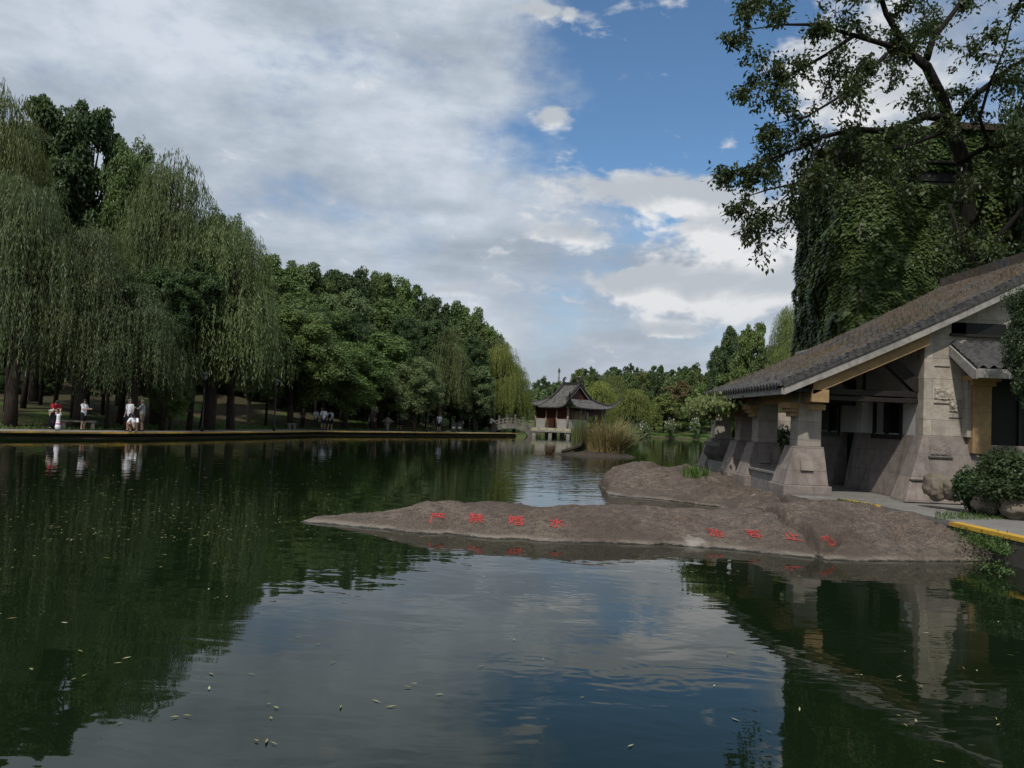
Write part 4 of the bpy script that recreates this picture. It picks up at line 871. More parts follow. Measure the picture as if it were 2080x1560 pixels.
hole = (np.abs(ps[:, 0]-(rc0.x+rc1.x)/2) < (rc1.x-rc0.x)/2) & (ps[:, 1] < 29.5) & (z > rc1.z-.1) & (z < rc0.z-.12)
kz = ~hole; ps = ps[kz]; nr2 = nr_[kz]; m_ = len(ps)
lm = leaf_mesh('ivy', ps-np.array([12, 30, 0]), np.array([0, 0, -1.0])+nr2*.55+rv(m_)*.4, nr2+np.array([0, 0, .55])+rv(m_)*.35, .19*rng.uniform(.6, 1.2, m_), .17*rng.uniform(.7, 1.2, m_))
link('ivy', lm, LF_IVY, tw)
# ---------------------------------------------------------------- big tree arching over the hall
ot = thing('overhanging_tree', 'large dark tree arching over the hall roof with a bent black trunk', 'tree', (13.5, 25.3, .3))
def q3(px, py, Y): return Q(px, py, Y)
LIMBS = [([(2010, 1000, 25.4), (1985, 700, 25.2), (1968, 480, 25), (1958, 330, 24.8), (1932, 260, 24.5), (1915, 205, 24.2), (1882, 135, 24), (1850, 108, 23.8)], [.36, .30, .27, .23, .20, .18, .15, .12]),
 ([(1850, 108, 23.8), (1828, 75, 23.5), (1800, 28, 23.2), (1775, -50, 23), (1740, -140, 23)], [.13, .10, .08, .06, .03]),
 ([(1882, 120, 24), (1895, 78, 24.2), (1935, 28, 24.5), (1975, -30, 24.8), (2010, -140, 25)], [.12, .09, .08, .06, .03]),
 ([(1925, 240, 24.3), (1880, 236, 23.8), (1810, 268, 23.2), (1740, 262, 22.8), (1670, 278, 22.4), (1600, 310, 22), (1545, 330, 21.8)], [.15, .12, .09, .08, .06, .04, .015]),
 ([(1850, 108, 23.8), (1790, 88, 23.2), (1735, 72, 22.8), (1680, 110, 22.4), (1610, 150, 22), (1535, 170, 21.7)], [.10, .08, .07, .05, .04, .015]),
 ([(1800, 110, 23), (1760, 150, 22.4), (1700, 200, 22), (1640, 236, 21.7), (1580, 250, 21.4)], [.06, .05, .04, .03, .01]),
 ([(1735, 72, 22.8), (1660, 50, 22.4), (1590, 50, 22), (1520, 60, 21.7)], [.06, .05, .03, .012]),
 ([(1775, -50, 23), (1680, -60, 22.5), (1590, -40, 22), (1530, 0, 21.8)], [.06, .05, .03, .012]),
 ([(1930, 255, 24.5), (1985, 190, 24), (2050, 140, 23.6), (2130, 90, 23.2)], [.12, .09, .07, .04]),
 ([(1945, 330, 24.8), (2000, 300, 24), (2070, 290, 23.4), (2150, 300, 23)], [.10, .08, .06, .04]),
 ([(1740, 262, 22.8), (1690, 330, 22.3), (1630, 370, 22), (1560, 385, 21.7), (1515, 400, 21.5)], [.07, .05, .035, .025, .01]),
 ([(1670, 278, 22.4), (1640, 340, 22), (1600, 395, 21.8), (1560, 430, 21.6)], [.04, .03, .02, .01]),
 ([(1930, 262, 24.2), (1860, 290, 23.4), (1790, 310, 22.8), (1730, 320, 22.4), (1680, 345, 22)], [.08, .06, .05, .03, .015]),
 ([(2010, 300, 24), (1990, 240, 23.6), (2010, 170, 23), (2040, 100, 22.6), (2060, 20, 22.4)], [.07, .05, .04, .03, .02]),
 ([(1600, 310, 22), (1550, 330, 21.8), (1500, 345, 21.6)], [.03, .02, .01]),
 ([(1975, 600, 25), (2030, 480, 24.2), (2080, 420, 23.8), (2150, 380, 23.5)], [.12, .1, .07, .04]),
 ([(1980, 560, 25), (2010, 520, 24), (2060, 530, 23.2), (2110, 560, 22.5)], [.08, .06, .05, .03]),
 ([(1968, 480, 25), (1990, 430, 24.2), (2010, 370, 23.8), (2040, 330, 23.5)], [.07, .05, .04, .02]),
 ([(1960, 400, 24.9), (1930, 420, 24), (1950, 480, 23.4), (1990, 540, 23), (2020, 600, 22.6)], [.06, .05, .04, .03, .02])]
o0 = Vector((13.5, 25.3, .3)); tb = MB(); LP_ = []; LD = []
def twig(p, d, L, r, lev):
    n = 5; pts = [p]; dd = d.copy()
    for i in range(n):
        dd = (dd+Vector((random.gauss(0, .16), random.gauss(0, .16), random.gauss(-.05, .12)))).normalized(); pts.append(pts[-1]+dd*L/n)
    tb.tube([v-o0 for v in pts], [r*(1-i/n*.8) for i in range(n+1)], 4, False)
    if lev == 0:
        for v in pts[1:]:
            for _ in range(6): LP_.append(v+Vector((random.gauss(0, .09), random.gauss(0, .09), random.gauss(0, .08)))); LD.append(dd)
    else:
        for i in range(1, n+1):
            for _ in range(2 if lev == 1 else 1):
                a = Vector((random.gauss(0, 1), random.gauss(0, 1), random.gauss(0, .8)+.05)).normalized(); twig(pts[i], (dd*.55+a*.8).normalized(), L*random.uniform(.38, .62), r*.45, lev-1)
for pts, rad in LIMBS:
    V = [q3(*p) for p in pts]; tb.tube([v-o0 for v in V], rad, 9)
    for i in range(len(V)-1):
        if rad[i] > .17: continue
        L = (V[i+1]-V[i]).length; nt = max(1, int(L/.60))
        for k_ in range(nt):
            t = (k_+random.random())/nt; p = V[i].lerp(V[i+1], t); d = (V[i+1]-V[i]).normalized(); a = Vector((random.gauss(0, 1), random.gauss(0, 1), random.gauss(0, .8))).normalized()
            twig(p, (d*.6+a*.85).normalized(), random.uniform(.7, 1.3), .018, 1)
    d = (V[-1]-V[-2]).normalized(); twig(V[-1], d, .6, .014, 1)
tb.build('trunk', mat('bark_black', (.018, .015, .013), .9, .3, 8, .8, .02, .15), ot, True)
LPn = np.array([tuple(v-o0) for v in LP_]); LDn = np.array([tuple(v) for v in LD]); n = len(LPn); print('OT leaves', n)
link('crown', leaf_mesh('crown', LPn, LDn*.3+rv(n)*.8+np.array([0, 0, -.5]), rv(n)*.6+np.array([0, 0, .8]), .17*rng.uniform(.6, 1.2, n), .075*rng.uniform(.7, 1.3, n)), LF_NEAR, ot)
# second tree whose foliage hangs at the right edge
tree('overhanging_tree', BR_NEAR[0], LF_NEAR, 2200, 27, -60, 150, 'leafy tree filling the upper right corner behind the arching tree', gzv=.3)
tree('broadleaf_tree', BR_NEAR[1], LF_BUSH, 2118, 14.8, 550, 74, 'dark leafy small tree at the right edge before the small tiled canopy', gzv=1.9)
# ---------------------------------------------------------------- shrubs beside the path, boulders
def shrub(name, px, py, Y, rx, rz_, n, m, label, ls=.09, cat='shrub', squash=1.0, z0=None):
    c = Q(px, py, Y); o = thing(name, label, cat, (c.x, c.y, c.z-rz_ if z0 is None else z0)); zc = c.z-o.location.z
    k_ = 26; cc = rv(k_)*np.array([rx*.62, rx*.5, rz_*.62])+np.array([0, 0, zc]); P_ = []; N_ = []
    for q_ in cc:
        m_ = n//k_; v = rv(m_); v[:, 2] = v[:, 2]*.9+.2; v = unit(v); P_.append(q_+v*rng.uniform(.55, 1.05, m_)[:, None]*random.uniform(.6, 1.3)*np.array([rx*.42, rx*.38, rz_*.42])); N_.append(v)
    P_ = np.concatenate(P_); N_ = np.concatenate(N_); m_ = len(P_); P_[:, 2] = np.maximum(P_[:, 2], .02)
    link('foliage', leaf_mesh('foliage', P_, rv(m_)+N_*.4, N_+rv(m_)*.6+np.array([0, 0, .4]), ls*rng.uniform(.6, 1.2, m_), ls*.55*rng.uniform(.7, 1.2, m_)), m, o)
    s = MB()
    for a in range(7): s.tube([(random.uniform(-.1, .1)*rx, random.uniform(-.1, .1)*rx, -.1), tuple(cc[a]*np.array([.6, .6, .8])), tuple(cc[a])], [.03, .02, .006], 5)
    s.build('stem', BARK, o, True); return o
shrub('round_bush', 2056, 978, 14.6, .86, .62, 14000, LF_BUSH, 'wide dark bush growing over boulders at the right edge', .075, z0=.44)
shrub('round_bush', 1975, 990, 15.3, .42, .42, 4000, LF_BUSH, 'smaller dark bush at the left end of the boulders', .07, z0=.44)
shrub('round_bush', 1592, 902, 27, .62, .62, 3200, LF_BUSH, 'clipped dark bush seen between the two front columns', .10, z0=.5)
shrub('shrub', 1520, 885, 36, .6, .5, 1500, LF_OLIVE, 'small olive bush far behind the columns', .12)
def boulder(px, py, Y, sx_, sy_, sz_, label, m=ROCK, z=None, sub=4, name='boulder'):
    c = Q(px, py, Y); me = bpy.data.meshes.new(name); bm = bmesh.new(); bmesh.ops.create_icosphere(bm, subdivisions=sub, radius=1)
    s_ = random.random()*50
    for v in bm.verts:
        nn = .12-.38*mnoise.voronoi(v.co*1.15+Vector((s_, 0, 0)))[0][0]+mnoise.noise(v.co*1.3+Vector((s_, 0, 0)))*.2+mnoise.noise(v.co*3.5+Vector((s_, 0, 0)))*.14+abs(mnoise.noise(v.co*9+Vector((s_, 0, 0))))*.05; v.co = Vector((v.co.x*sx_, v.co.y*sy_, v.co.z*sz_))*(1+nn)
    bm.to_mesh(me); bm.free(); smooth(me); o = link(name, me, m); o.location = (c.x, c.y, c.z if z is None else z); return tag(o, label, 'boulder')
BO = mat('boulder_stone', (.15, .125, .095), .9, .4, 4, .9, .03)
boulder(1903, 990, 15.9, .24, .3, .28, 'tan boulder standing against the pier base', BO)
boulder(1938, 996, 15.6, .22, .3, .24, 'squat tan boulder under the small dark bush', BO)
boulder(2005, 1022, 14.9, .26, .3, .26, 'tan boulder half hidden below the wide bush', BO)
boulder(2065, 1030, 14.4, .30, .3, .24, 'tan boulder at the right edge below the wide bush', BO)
# low weeds on the near bank and at the path edge
pts = []
for i in range(5200):
    t = random.random(); px = 1915+t*130; py = 1068+t*52+random.gauss(0, 9+8*t); v = P(px, py, .2); 
    if v.x < NEARL[2][0]+.25: pts.append((v.x, v.y, max(.04, float(rockz(v.x, v.y)[0]) if v.x < 7.0 else .24)))
MBx = np.array(pts); dw = rng.normal(0, .06, (len(MBx), 3)); dw[:, 2] = np.abs(dw[:, 2])*1.1
m_ = len(MBx); tag(link('bank_weeds', leaf_mesh('bank_weeds', MBx+dw, rv(m_)*.7+np.array([0, 0, .4]), rv(m_)*.5+np.array([0, 0, 1]), .06*rng.uniform(.5, 1.3, m_), .03), LF_WEED), kind='stuff', label='green weeds spilling over the bank below the yellow kerb')
pts = []
for i in range(500): t = random.random(); v = P(1700+t*78, 1016+t*12+random.gauss(0, 1.2), .46); pts.append((v.x, v.y, .44))
pts += [(v.x, v.y, .45) for v in [P(random.uniform(1900, 2080), random.uniform(1042, 1056), .45) for _ in range(900)]]
tag(blades('edge_weeds', np.array(pts), .06, .012, LF_WEED, .6), kind='stuff', label='short weeds along the edges of the near path')
# creeper hanging at the far end of the eave
cr = thing('hanging_creeper', 'yellow-green creeper draped over the far end of the hall eave', 'creeper', (5.9, 23.6, 2.6)); n = 3800
a = rng.normal(0, 1, n); ps = np.stack([5.75+rng.normal(0, .22, n), 22.7+rng.normal(0, .75, n), 2.66+rng.normal(0, .09, n)-np.abs(rng.normal(0, .14, n))], 1)
link('foliage', leaf_mesh('foliage', ps-np.array([5.9, 23.6, 2.6]), np.array([0, 0, -.8])+rv(n)*.6, np.array([-.6, -.5, .5])+rv(n)*.5, .13*rng.uniform(.6, 1.2, n), .09), LF_OLIVE, cr)
s = MB()
for i in range(8): x = 5.8+random.uniform(-.2, .2); y = 22+i*.25; s.tube([(x-5.9, y-23.6, .2), (x-6.0, y-23.6, 0), (x-6.0, y-23.55, -.35)], .008, 4)
s.build('stem', BARK, cr)
# ---------------------------------------------------------------- lake pavilion
th = R(46); lp = thing('lake_pavilion', 'Chinese hip-and-gable pavilion with dark upturned roof standing over the lake', 'pavilion', (7.1, 93.4, 0), th)
a_, b_, g_ = 4.4, 3.4, 1.25; ZEV, ZRG = 3.35, 6.15
def prof(t): return (ZRG-ZEV)*(.52*t+.48*t*t)
def lift(x, y): return 1.05*(abs(x)/a_)**7*(abs(y)/b_)**7+.28*((abs(x)/a_)**3*(abs(y)/b_)**3)
PT, T, b = mat_new('pavilion_tile'); o_ = OBJ(T); x, y, z = T.sep(o_); n = T.noise(o_, 2.5, 5, .65); n2 = T.noise(o_, 14, 4, .6)
c = T.mix(T.ss(n, .3, .7), (.045, .043, .040), (.13, .122, .11)); c = T.mix(T.ss(n2, .5, .75, 0, .8), c, (.05, .05, .05)); T.put(b.inputs['Base Color'], c); b.inputs['Roughness'].default_value = .9
BRS = mat('bridge_stone', (.19, .18, .155), .9, .4, 2.5, .6, .02, col2=(.08, .075, .06))
PDK = mat('ridge_dark', (.035, .034, .034), .8, .3, 5, .3); REDW = mat('red_wood', (.060, .018, .014), .6, .3, 8, .2, .004); PCOL = mat('pavilion_post', (.34, .27, .20), .8, .25, 6, .2); PWH = mat('pavilion_panel', (.33, .315, .29), .85, .15, 3, .2)
def surf(x0, x1, y0, y1, nx_, ny_, fz, row=None, name='roof', par=None):
    xs_ = np.linspace(x0, x1, nx_); ys_ = np.linspace(y0, y1, ny_); vs = []; fs = []
    for yy in ys_:
        for xx in xs_:
            sx_ = 1+.035*(abs(xx)/a_)**6*(abs(yy)/b_)**6*2; vs.append((xx*sx_, yy*sx_, fz(xx, yy)))
    for j in range(ny_-1):
        for i in range(nx_-1): fs.append((j*nx_+i, j*nx_+i+1, (j+1)*nx_+i+1, (j+1)*nx_+i))
    return MB().add(vs, fs)
def fmain(x, y): return ZEV+prof((a_-abs(x))/a_)+lift(x, y)+.03*abs(math.sin(y*11))
roof = MB(); xx = list(np.linspace(-a_, a_, 33))
r1 = surf(-a_, a_, -g_, g_, 33, 81, fmain)
o = r1.build('roof', PT, lp); so1 = o.modifiers.new('s', 'SOLIDIFY'); so1.thickness = .14; so1.offset = -1
for sgn in (-1, 1):                             # end skirts
    def fs_(x, y):
        t1 = (a_-abs(x))/a_; t2 = (b_-abs(y))/a_
        return ZEV+min(prof(t1), prof(t2))+lift(x, y)+(.03*abs(math.sin(x*11)) if t2 < t1 else .03*abs(math.sin(y*11)))
    o = surf(-a_, a_, g_*sgn, b_*sgn, 61, 20, fs_).build('roof', PT, lp); s1 = o.modifiers.new('s', 'SOLIDIFY'); s1.thickness = .14; s1.offset = -1 if sgn > 0 else 1
    zb = ZEV+prof((b_-g_)/a_)
    xb = (b_-g_)                                # gable triangle
    tri = [(-(a_-xb), zb)]+[(x_, fmain(x_, 0)-.08) for x_ in np.linspace(-(a_-xb), a_-xb, 15)]+[((a_-xb), zb)]
    MB().prism(tri, (g_-.30)*sgn, (g_-.22)*sgn).build('gable', REDW, lp)
    for sx_ in (-1, 1):                         # gable rakes, hips, corner curls
        pts = [(sx_*x_, g_*sgn, ZEV+prof((a_-x_)/a_)+.12) for x_ in np.linspace(0.0, a_-xb, 10)]; MB().tube(pts, .15, 8).build('ridge', PDK, lp)
        pts = [(sx_*x_, (g_-.02)*sgn*1.02, ZEV+prof((a_-x_)/a_)-.22) for x_ in np.linspace(0.0, a_-xb, 10)]; MB().tube(pts, .06, 6).build('ridge', PWH if sgn < 0 else PDK, lp)
        pts = []
        for t in np.linspace(xb, -.10, 12):
            x_, y_ = a_-t, b_-t; k = 1+.035*(min(x_/a_, 1))**6*2; pts.append((sx_*x_*k, sgn*y_*k, ZEV+prof(max(t, 0)/a_)+lift(min(x_, a_), min(y_, b_))+.10))
        e = pts[-1]; pts += [(e[0]*1.03, e[1]*1.03, e[2]+.16), (e[0]*1.045, e[1]*1.04, e[2]+.34)]
        MB().tube(pts, [.15]*9+[.13, .11, .09, .07, .03], 8).build('ridge', PDK, lp)
        q_ = pts[2]; MB().tube([(q_[0], q_[1], q_[2]), (q_[0], q_[1], q_[2]+.3), (q_[0]*.96, q_[1]*.98, q_[2]+.42)], [.12, .09, .03], 6).build('ornament', PDK, lp)
MB().box(-.14, .14, -g_-.1, g_+.1, ZRG-.05, ZRG+.22).box(-.18, .18, -g_-.1, g_+.1, ZRG+.22, ZRG+.28).build('ridge', PDK, lp)
for sgn in (-1, 1):
    pts = [(0, sgn*(g_-.1), ZRG+.2), (0, sgn*(g_+.05), ZRG+.5), (0, sgn*(g_-.02), ZRG+.78), (0, sgn*(g_-.28), ZRG+.86), (0, sgn*(g_-.38), ZRG+.70), (0, sgn*(g_-.22), ZRG+.62)]
    MB().tube(pts, [.16, .15, .11, .09, .07, .04], 8).build('ridge_ornament', PDK, lp)
# body
ca, cb = a_-.95, b_-.95; ZD = .95
for x_ in (-ca, 0, ca):
    for y_ in (-cb, -cb/3, cb/3, cb):
        if abs(x_) < .1 and abs(y_) < cb-.1: continue
        MB().tube([(x_, y_, ZD), (x_, y_, ZEV-.05)], .11, 10).build('column', PCOL, lp, True)
MB().box(-ca-.06, ca+.06, -cb-.06, -cb+.06, ZEV-.45, ZEV+.0).build('beam', REDW, lp); MB().box(-ca-.06, -ca+.06, -cb, cb, ZEV-.45, ZEV+.0).build('beam', REDW, lp)
MB().box(-ca, ca, cb-.06, cb+.06, ZEV-.45, ZEV).box(ca-.06, ca+.06, -cb, cb, ZEV-.45, ZEV).build('beam', REDW, lp)
for i in range(3):                              # long side bays
    y0, y1 = -cb+.12+i*cb*2/3, -cb-.12+(i+1)*cb*2/3
    MB().box(-ca-.03, -ca+.03, y0, y1, ZD+1.05, ZEV-.45).build('wall_screen', REDW, lp)
    if i == 1: MB().box(-ca-.05, -ca+.02, y0+.3, y1-.3, ZD, ZD+1.05).build('door', REDW, lp)
    else: MB().box(-ca-.04, -ca+.03, y0, y1, ZD, ZD+1.05).build('low_wall', PWH, lp)
MB().box(-ca+.12, -.12, -cb-.03, -cb+.03, ZD+1.05, ZEV-.45).build('wall_screen', REDW, lp); MB().box(-ca+.12, -.12, -cb-.04, -cb+.03, ZD, ZD+1.05).build('low_wall', PWH, lp)
MB().box(-.16, .16, -cb-.1, -cb-.02, ZD+1.3, ZEV-.5).build('pilaster', PWH, lp)
arch = [(.12, ZEV-.45), (ca-.12, ZEV-.45), (ca-.12, ZEV-1.2)]+[(.12+(ca-.24)*(.5+.5*math.cos(t)), ZEV-1.2+.45*math.sin(t)) for t in np.linspace(.15, 3.0, 10)]+[(.12, ZEV-1.2)]
MB().prism(arch, -cb-.03, -cb+.03).build('arch', REDW, lp)
MB().box(-a_+.2, a_-.2, -b_+.2, b_-.2, ZD-.28, ZD).build('platform', STONE_GR, lp, bev=.02)
for x_ in (-2.8, 0, 2.8):
    for y_ in (-3.6, 0, 3.6): MB().box(x_-.2, x_+.2, y_-.2, y_+.2, -1.2, ZD-.28).build('pier', STONE_GR, lp)
MB().box(-ca, ca, -cb, cb, ZEV-.02, ZEV+.02).build('ceiling', REDW, lp)
# stone terrace in front, on short piers
te = thing('stone_terrace', 'low stone terrace on piers between the bridge and the pavilion', 'terrace', (4.2, 88.0, 0), R(2))
MB().box(-1.9, 2.6, -.9, 3.2, .50, .68).build('slab', STONE_GR, te, bev=.02)
YST = mat('yellow_stone', (.42, .38, .24), .85, .2, 5, .3)
for i in range(5): MB().box(-1.85+i*.9, -1.15+i*.9, -.88, -.68, .70, .92).build('rail_block', YST, te, bev=.02)
for x_ in (-1.6, .2, 2.2): MB().box(x_-.18, x_+.18, -.8, -.4, -1.2, .50).build('pier', STONE_GR, te)
# ---------------------------------------------------------------- little stone bridge
bg_ = thing('stone_bridge', 'small humped stone bridge with carved balustrade left of the pavilion', 'bridge', (0, 86.5, 0), R(2))
x0, x1 = P(998, 882, .4).x*86.5/P(998, 882, .4).y, 3.0; x0 = (998-1040)/1600*86.5; x1 = (1084-1040)/1600*86.5
def dz(x): t = (x-x0)/(x1-x0); return .45+.75*math.sin(math.pi*min(1, max(0, t*.97+.03)))**1.0*(1 if t < .9 else .9)
xs_ = np.linspace(x0, x1, 17); top = [(x_, dz(x_)) for x_ in xs_]
und = [(x1, -.4), (x1-.5, -.4)]+[(x1-.5-(x1-x0-1.0)*(.5-.5*math.cos(t)), .05+.72*math.sin(t)) for t in np.linspace(.0, math.pi, 12)]+[(x0+.5, -.4), (x0, -.4)]
MB().prism(top+und, -.95, .95).build('deck', BRS, bg_)
for yy in (-.88, .88):
    px_s = np.linspace(x0+.15, x1-.15, 6)
    for i, x_ in enumerate(px_s):
        m = MB().box(x_-.09, x_+.09, yy-.09, yy+.09, dz(x_)-.05, dz(x_)+.92).tube([(x_, yy, dz(x_)+.92), (x_, yy, dz(x_)+.97), (x_, yy, dz(x_)+1.08), (x_, yy, dz(x_)+1.14)], [.06, .11, .11, .05], 8); m.build('baluster_post', BRS, bg_)
    for a0, a1 in zip(px_s[:-1], px_s[1:]):
        p0, p1 = a0+.10, a1-.10; m = MB()
        for l0, l1 in ((.0, .14), (.30, .42), (.62, .74)): m.prism([(p0, dz(p0)+l0), (p1, dz(p1)+l0), (p1, dz(p1)+l1), (p0, dz(p0)+l1)], yy-.045, yy+.045)
        mx = (p0+p1)/2; m.box(mx-.07, mx+.07, yy-.04, yy+.04, dz(mx)+.1, dz(mx)+.65); m.build('balustrade_panel', BRS, bg_)
# distant pagoda spire
pg = thing('pagoda', 'tiny distant pagoda with pointed spire above the far trees', 'pagoda', (Q(1134, 800, 420).x, 420, 0)); H = Q(1134, 757, 420).z
m = MB()
for i in range(7):
    z0 = H*.35+i*2.6; r = (2.3-i*.24)*.5; m.frus((-r*.8, r*.8, -r*.8, r*.8), (-r*.75, r*.75, -r*.75, r*.75), z0, z0+2.0); m.frus((-r*1.15, r*1.15, -r*1.15, r*1.15), (-r*.7, r*.7, -r*.7, r*.7), z0+2.0, z0+2.6)
m.box(-1.9, 1.9, -1.9, 1.9, 0, H*.35); m.build('body', CONC, pg); zt = H*.35+7*2.6
MB().tube([(0, 0, zt-.2), (0, 0, zt+1), (0, 0, max(H, zt+2))], [.8, .5, .08], 8).build('spire', CONC_DK, pg)
# ---------------------------------------------------------------- reed island
q = Q(1215, 925, 43); isl = Vector((P(1215, 925).x, P(1215, 925).y, 0))
me = bpy.data.meshes.new('reed_islet'); bm = bmesh.new(); bmesh.ops.create_grid(bm, x_segments=60, y_segments=30, size=1)
for v in bm.verts:
    x_, y_ = v.co.x, v.co.y; r = x_*x_+y_*y_; v.co = Vector((x_*2.6, y_*1.6, .27*max(-1.2, 1-r*1.15)+.10*mnoise.noise(Vector((x_*4, y_*3, 1)))))
bm.to_mesh(me); bm.free(); smooth(me); o = link('reed_islet', me, mat('islet_mud', (.055, .045, .036), .95, .4, 5, .9, .04)); o.location = isl; tag(o, 'low dark rock islet carrying the reeds in front of the pavilion', 'islet')
lg = thing('driftwood_log', 'dark broken log lying at the left end of the reed islet', 'log', (isl.x-1.4, isl.y-.6, .22))
MB().tube([(-.7, -.3, -.05), (-.2, -.1, .08), (.3, .0, .30), (.45, .05, .62)], [.09, .12, .13, .05], 8).build('log', BARK, lg, True)
def reeds(name, cx, cy, rx, ry, n, hmin, hmax, wd, m, lean, label, cat='reeds', plume=0):
    vs = []; fs = []
    for i in range(n):
        a = random.uniform(0, 6.28); r = math.sqrt(random.random()); x_, y_ = cx+math.cos(a)*r*rx, cy+math.sin(a)*r*ry; h = random.uniform(hmin, hmax)*(1-.35*r*r)
        la = a+random.gauss(0, .8); ll = abs(random.gauss(lean, lean*.6))*h; d = Vector((math.cos(la), math.sin(la), 0)); s = Vector((-math.sin(la+.8), math.cos(la+.8), 0)); k = len(vs); sg = 5
        for j in range(sg+1):
            t = j/sg; p = Vector((x_, y_, .02))+d*ll*t*t+Vector((0, 0, h*(t-.22*t*t*ll/h*1.6))); w_ = wd*(1-t*.85)*.5
            if plume and j == sg-1: w_ = wd*1.6
            vs += [tuple(p-s*w_), tuple(p+s*w_)]
        for j in range(sg): fs.append((k+2*j, k+2*j+1, k+2*j+3, k+2*j+2))
    me = bpy.data.meshes.new(name); me.from_pydata(vs, [], fs); o = link(name, me, m); o.location = isl; return tag(o, label, cat)
reeds('reed_clump', .45, .0, 1.15, .8, 1100, 1.5, 2.5, .06, LF_REED, .42, 'dry straw-brown reed clump in the middle of the islet')
reeds('reed_clump', .9, .1, 1.0, .7, 420, 1.6, 3.0, .055, LF_REEDG, .42, 'taller green-tipped reeds leaning over the right half of the islet')
reeds('reed_clump', -1.15, -.1, .38, .4, 260, 1.4, 2.8, .055, LF_REEDG, .10, 'slender upright grey-green reeds at the left end of the islet')
reeds('grass_tuft', 1.9, -.2, .8, .6, 420, .3, .9, .03, LF_WEED, .5, 'low green grass tuft trailing off the right end of the islet', 'grass')
v = P(1418, 951, .75); tag(blades('ledge_grass', np.array([(v.x+random.gauss(0, .18), v.y+.3+random.gauss(0, .25), .5) for _ in range(260)]), .32, .02, LF_WEED, .5), 'small tuft of bright grass behind the rock hump by the columns', 'grass')
# ---------------------------------------------------------------- lamp posts, benches, stone lantern, bins
def lamp(px, Y, label, h=3.4):
    q = Q(px, 860, Y); t = thing('lamp_post', label, 'lamp', (q.x, Y, gz1(q.x, Y) if Y > 0 else .3), 0, 'lamp posts along the lakeside path')
    t.location.z = .31
    MB().tube([(0, 0, 0), (0, 0, .35), (0, 0, .4), (0, 0, h)], [.10, .09, .055, .045], 10).build('pole', IRON, t, True)
    MB().tube([(0, 0, h), (0, 0, h+.06), (0, 0, h+.34)], [.05, .12, .17], 8).build('lamp_glass', mat_lamp, t, True)
    MB().tube([(0, 0, h+.34), (0, 0, h+.40), (0, 0, h+.5)], [.30, .26, .04], 12).build('lamp_cap', mat_cap, t, True); return t
mat_lamp = mat('frosted_glass', (.2, .21, .2), .3, .1, 5, 0); mat_cap = mat('grey_cap', (.14, .145, .14), .5, .2, 6, .1)
lamp(557, 54.5, 'black lamp post with a pale cap right of the pale leaning trunk', 3.1); lamp(867, 70, 'black lamp post in the shade left of the boy in white', 3.2); lamp(411, 47.5, 'thin dark lamp post beneath the broad willow', 3.1)
def bench(px, Y, L, label):
    q = Q(px, 870, Y); t = thing('stone_bench', label, 'bench', (q.x, Y, .32), R(38))
    MB().box(-L/2, L/2, -.2, .2, .38, .48).build('seat', BRS, t, bev=.01)
    for s in (-1, 1): MB().box(s*(L/2-.16)-.08, s*(L/2-.16)+.08, -.17, .17, -.15, .38).build('leg', BRS, t, bev=.01)
bench(158, 42.2, 1.7, 'grey stone bench behind the woman with the white top')
bench(592, 60, .7, 'small dark stone seat right of the second lamp post')
sl_ = Q(787, 866, 69); t = thing('stone_lantern', 'small mushroom-capped stone lantern in the shade behind the path', 'lantern', (sl_.x, 69, .32))
MB().tube([(0, 0, -.1), (0, 0, .3), (0, 0, .55)], [.16, .11, .14], 8).build('stem', STONE_GR, t, True); MB().box(-.2, .2, -.2, .2, .55, .78).build('light_box', STONE_GR, t); MB().tube([(0, 0, .78), (0, 0, .86), (0, 0, 1.1), (0, 0, 1.22)], [.55, .48, .18, .05], 8).build('cap', BRS, t)
for i, (px, lab) in enumerate([(922, 'black litter bin with a pale panel left of its pair'), (934, 'black litter bin with a pale panel right of its pair')]):
    q = Q(px, 866, 76+i); t = thing('litter_bin', lab, 'bin', (q.x, 76+i, .32)); MB().frus((-.22, .22, -.2, .2), (-.25, .25, -.22, .22), 0, .85).build('body', IRON, t, bev=.02); MB().box(-.14, .14, -.235, -.22, .35, .5).build('panel', CONC, t); MB().box(-.27, .27, -.24, .24, .85, .92).build('lid', IRON, t)
for i, (px, w_, h_) in enumerate([(1316, .5, .35), (1345, .6, .3), (1374, .45, .55), (1398, .9, .35), (1410, .5, .3), (1426, .35, .25), (1448, .4, .45)]):
    Y = 106.5+(i % 3)*.5; q = Q(px, 880, Y); z0 = gz1(q.x, Y); o = thing('garden_stone', ['pale block seat at the left end of the far lawn', 'low pale slab on the far lawn second from the left', 'small dark-fronted block in the middle of the far lawn', 'widest pale slab on the far lawn', 'pale slab touching the widest one on the far lawn', 'smallest pale stone on the far lawn', 'upright pale stone at the right end of the far lawn'][i], 'stone', (q.x, Y, z0))
    MB().box(-w_/2, w_/2, -.25, .25, h_*.6, h_).build('seat', STONE_GR, o, bev=.03)
    for s in (-1, 1): MB().box(s*w_*.35-.08, s*w_*.35+.08, -.2, .2, -.1, h_*.6).build('leg', STONE_GR, o)
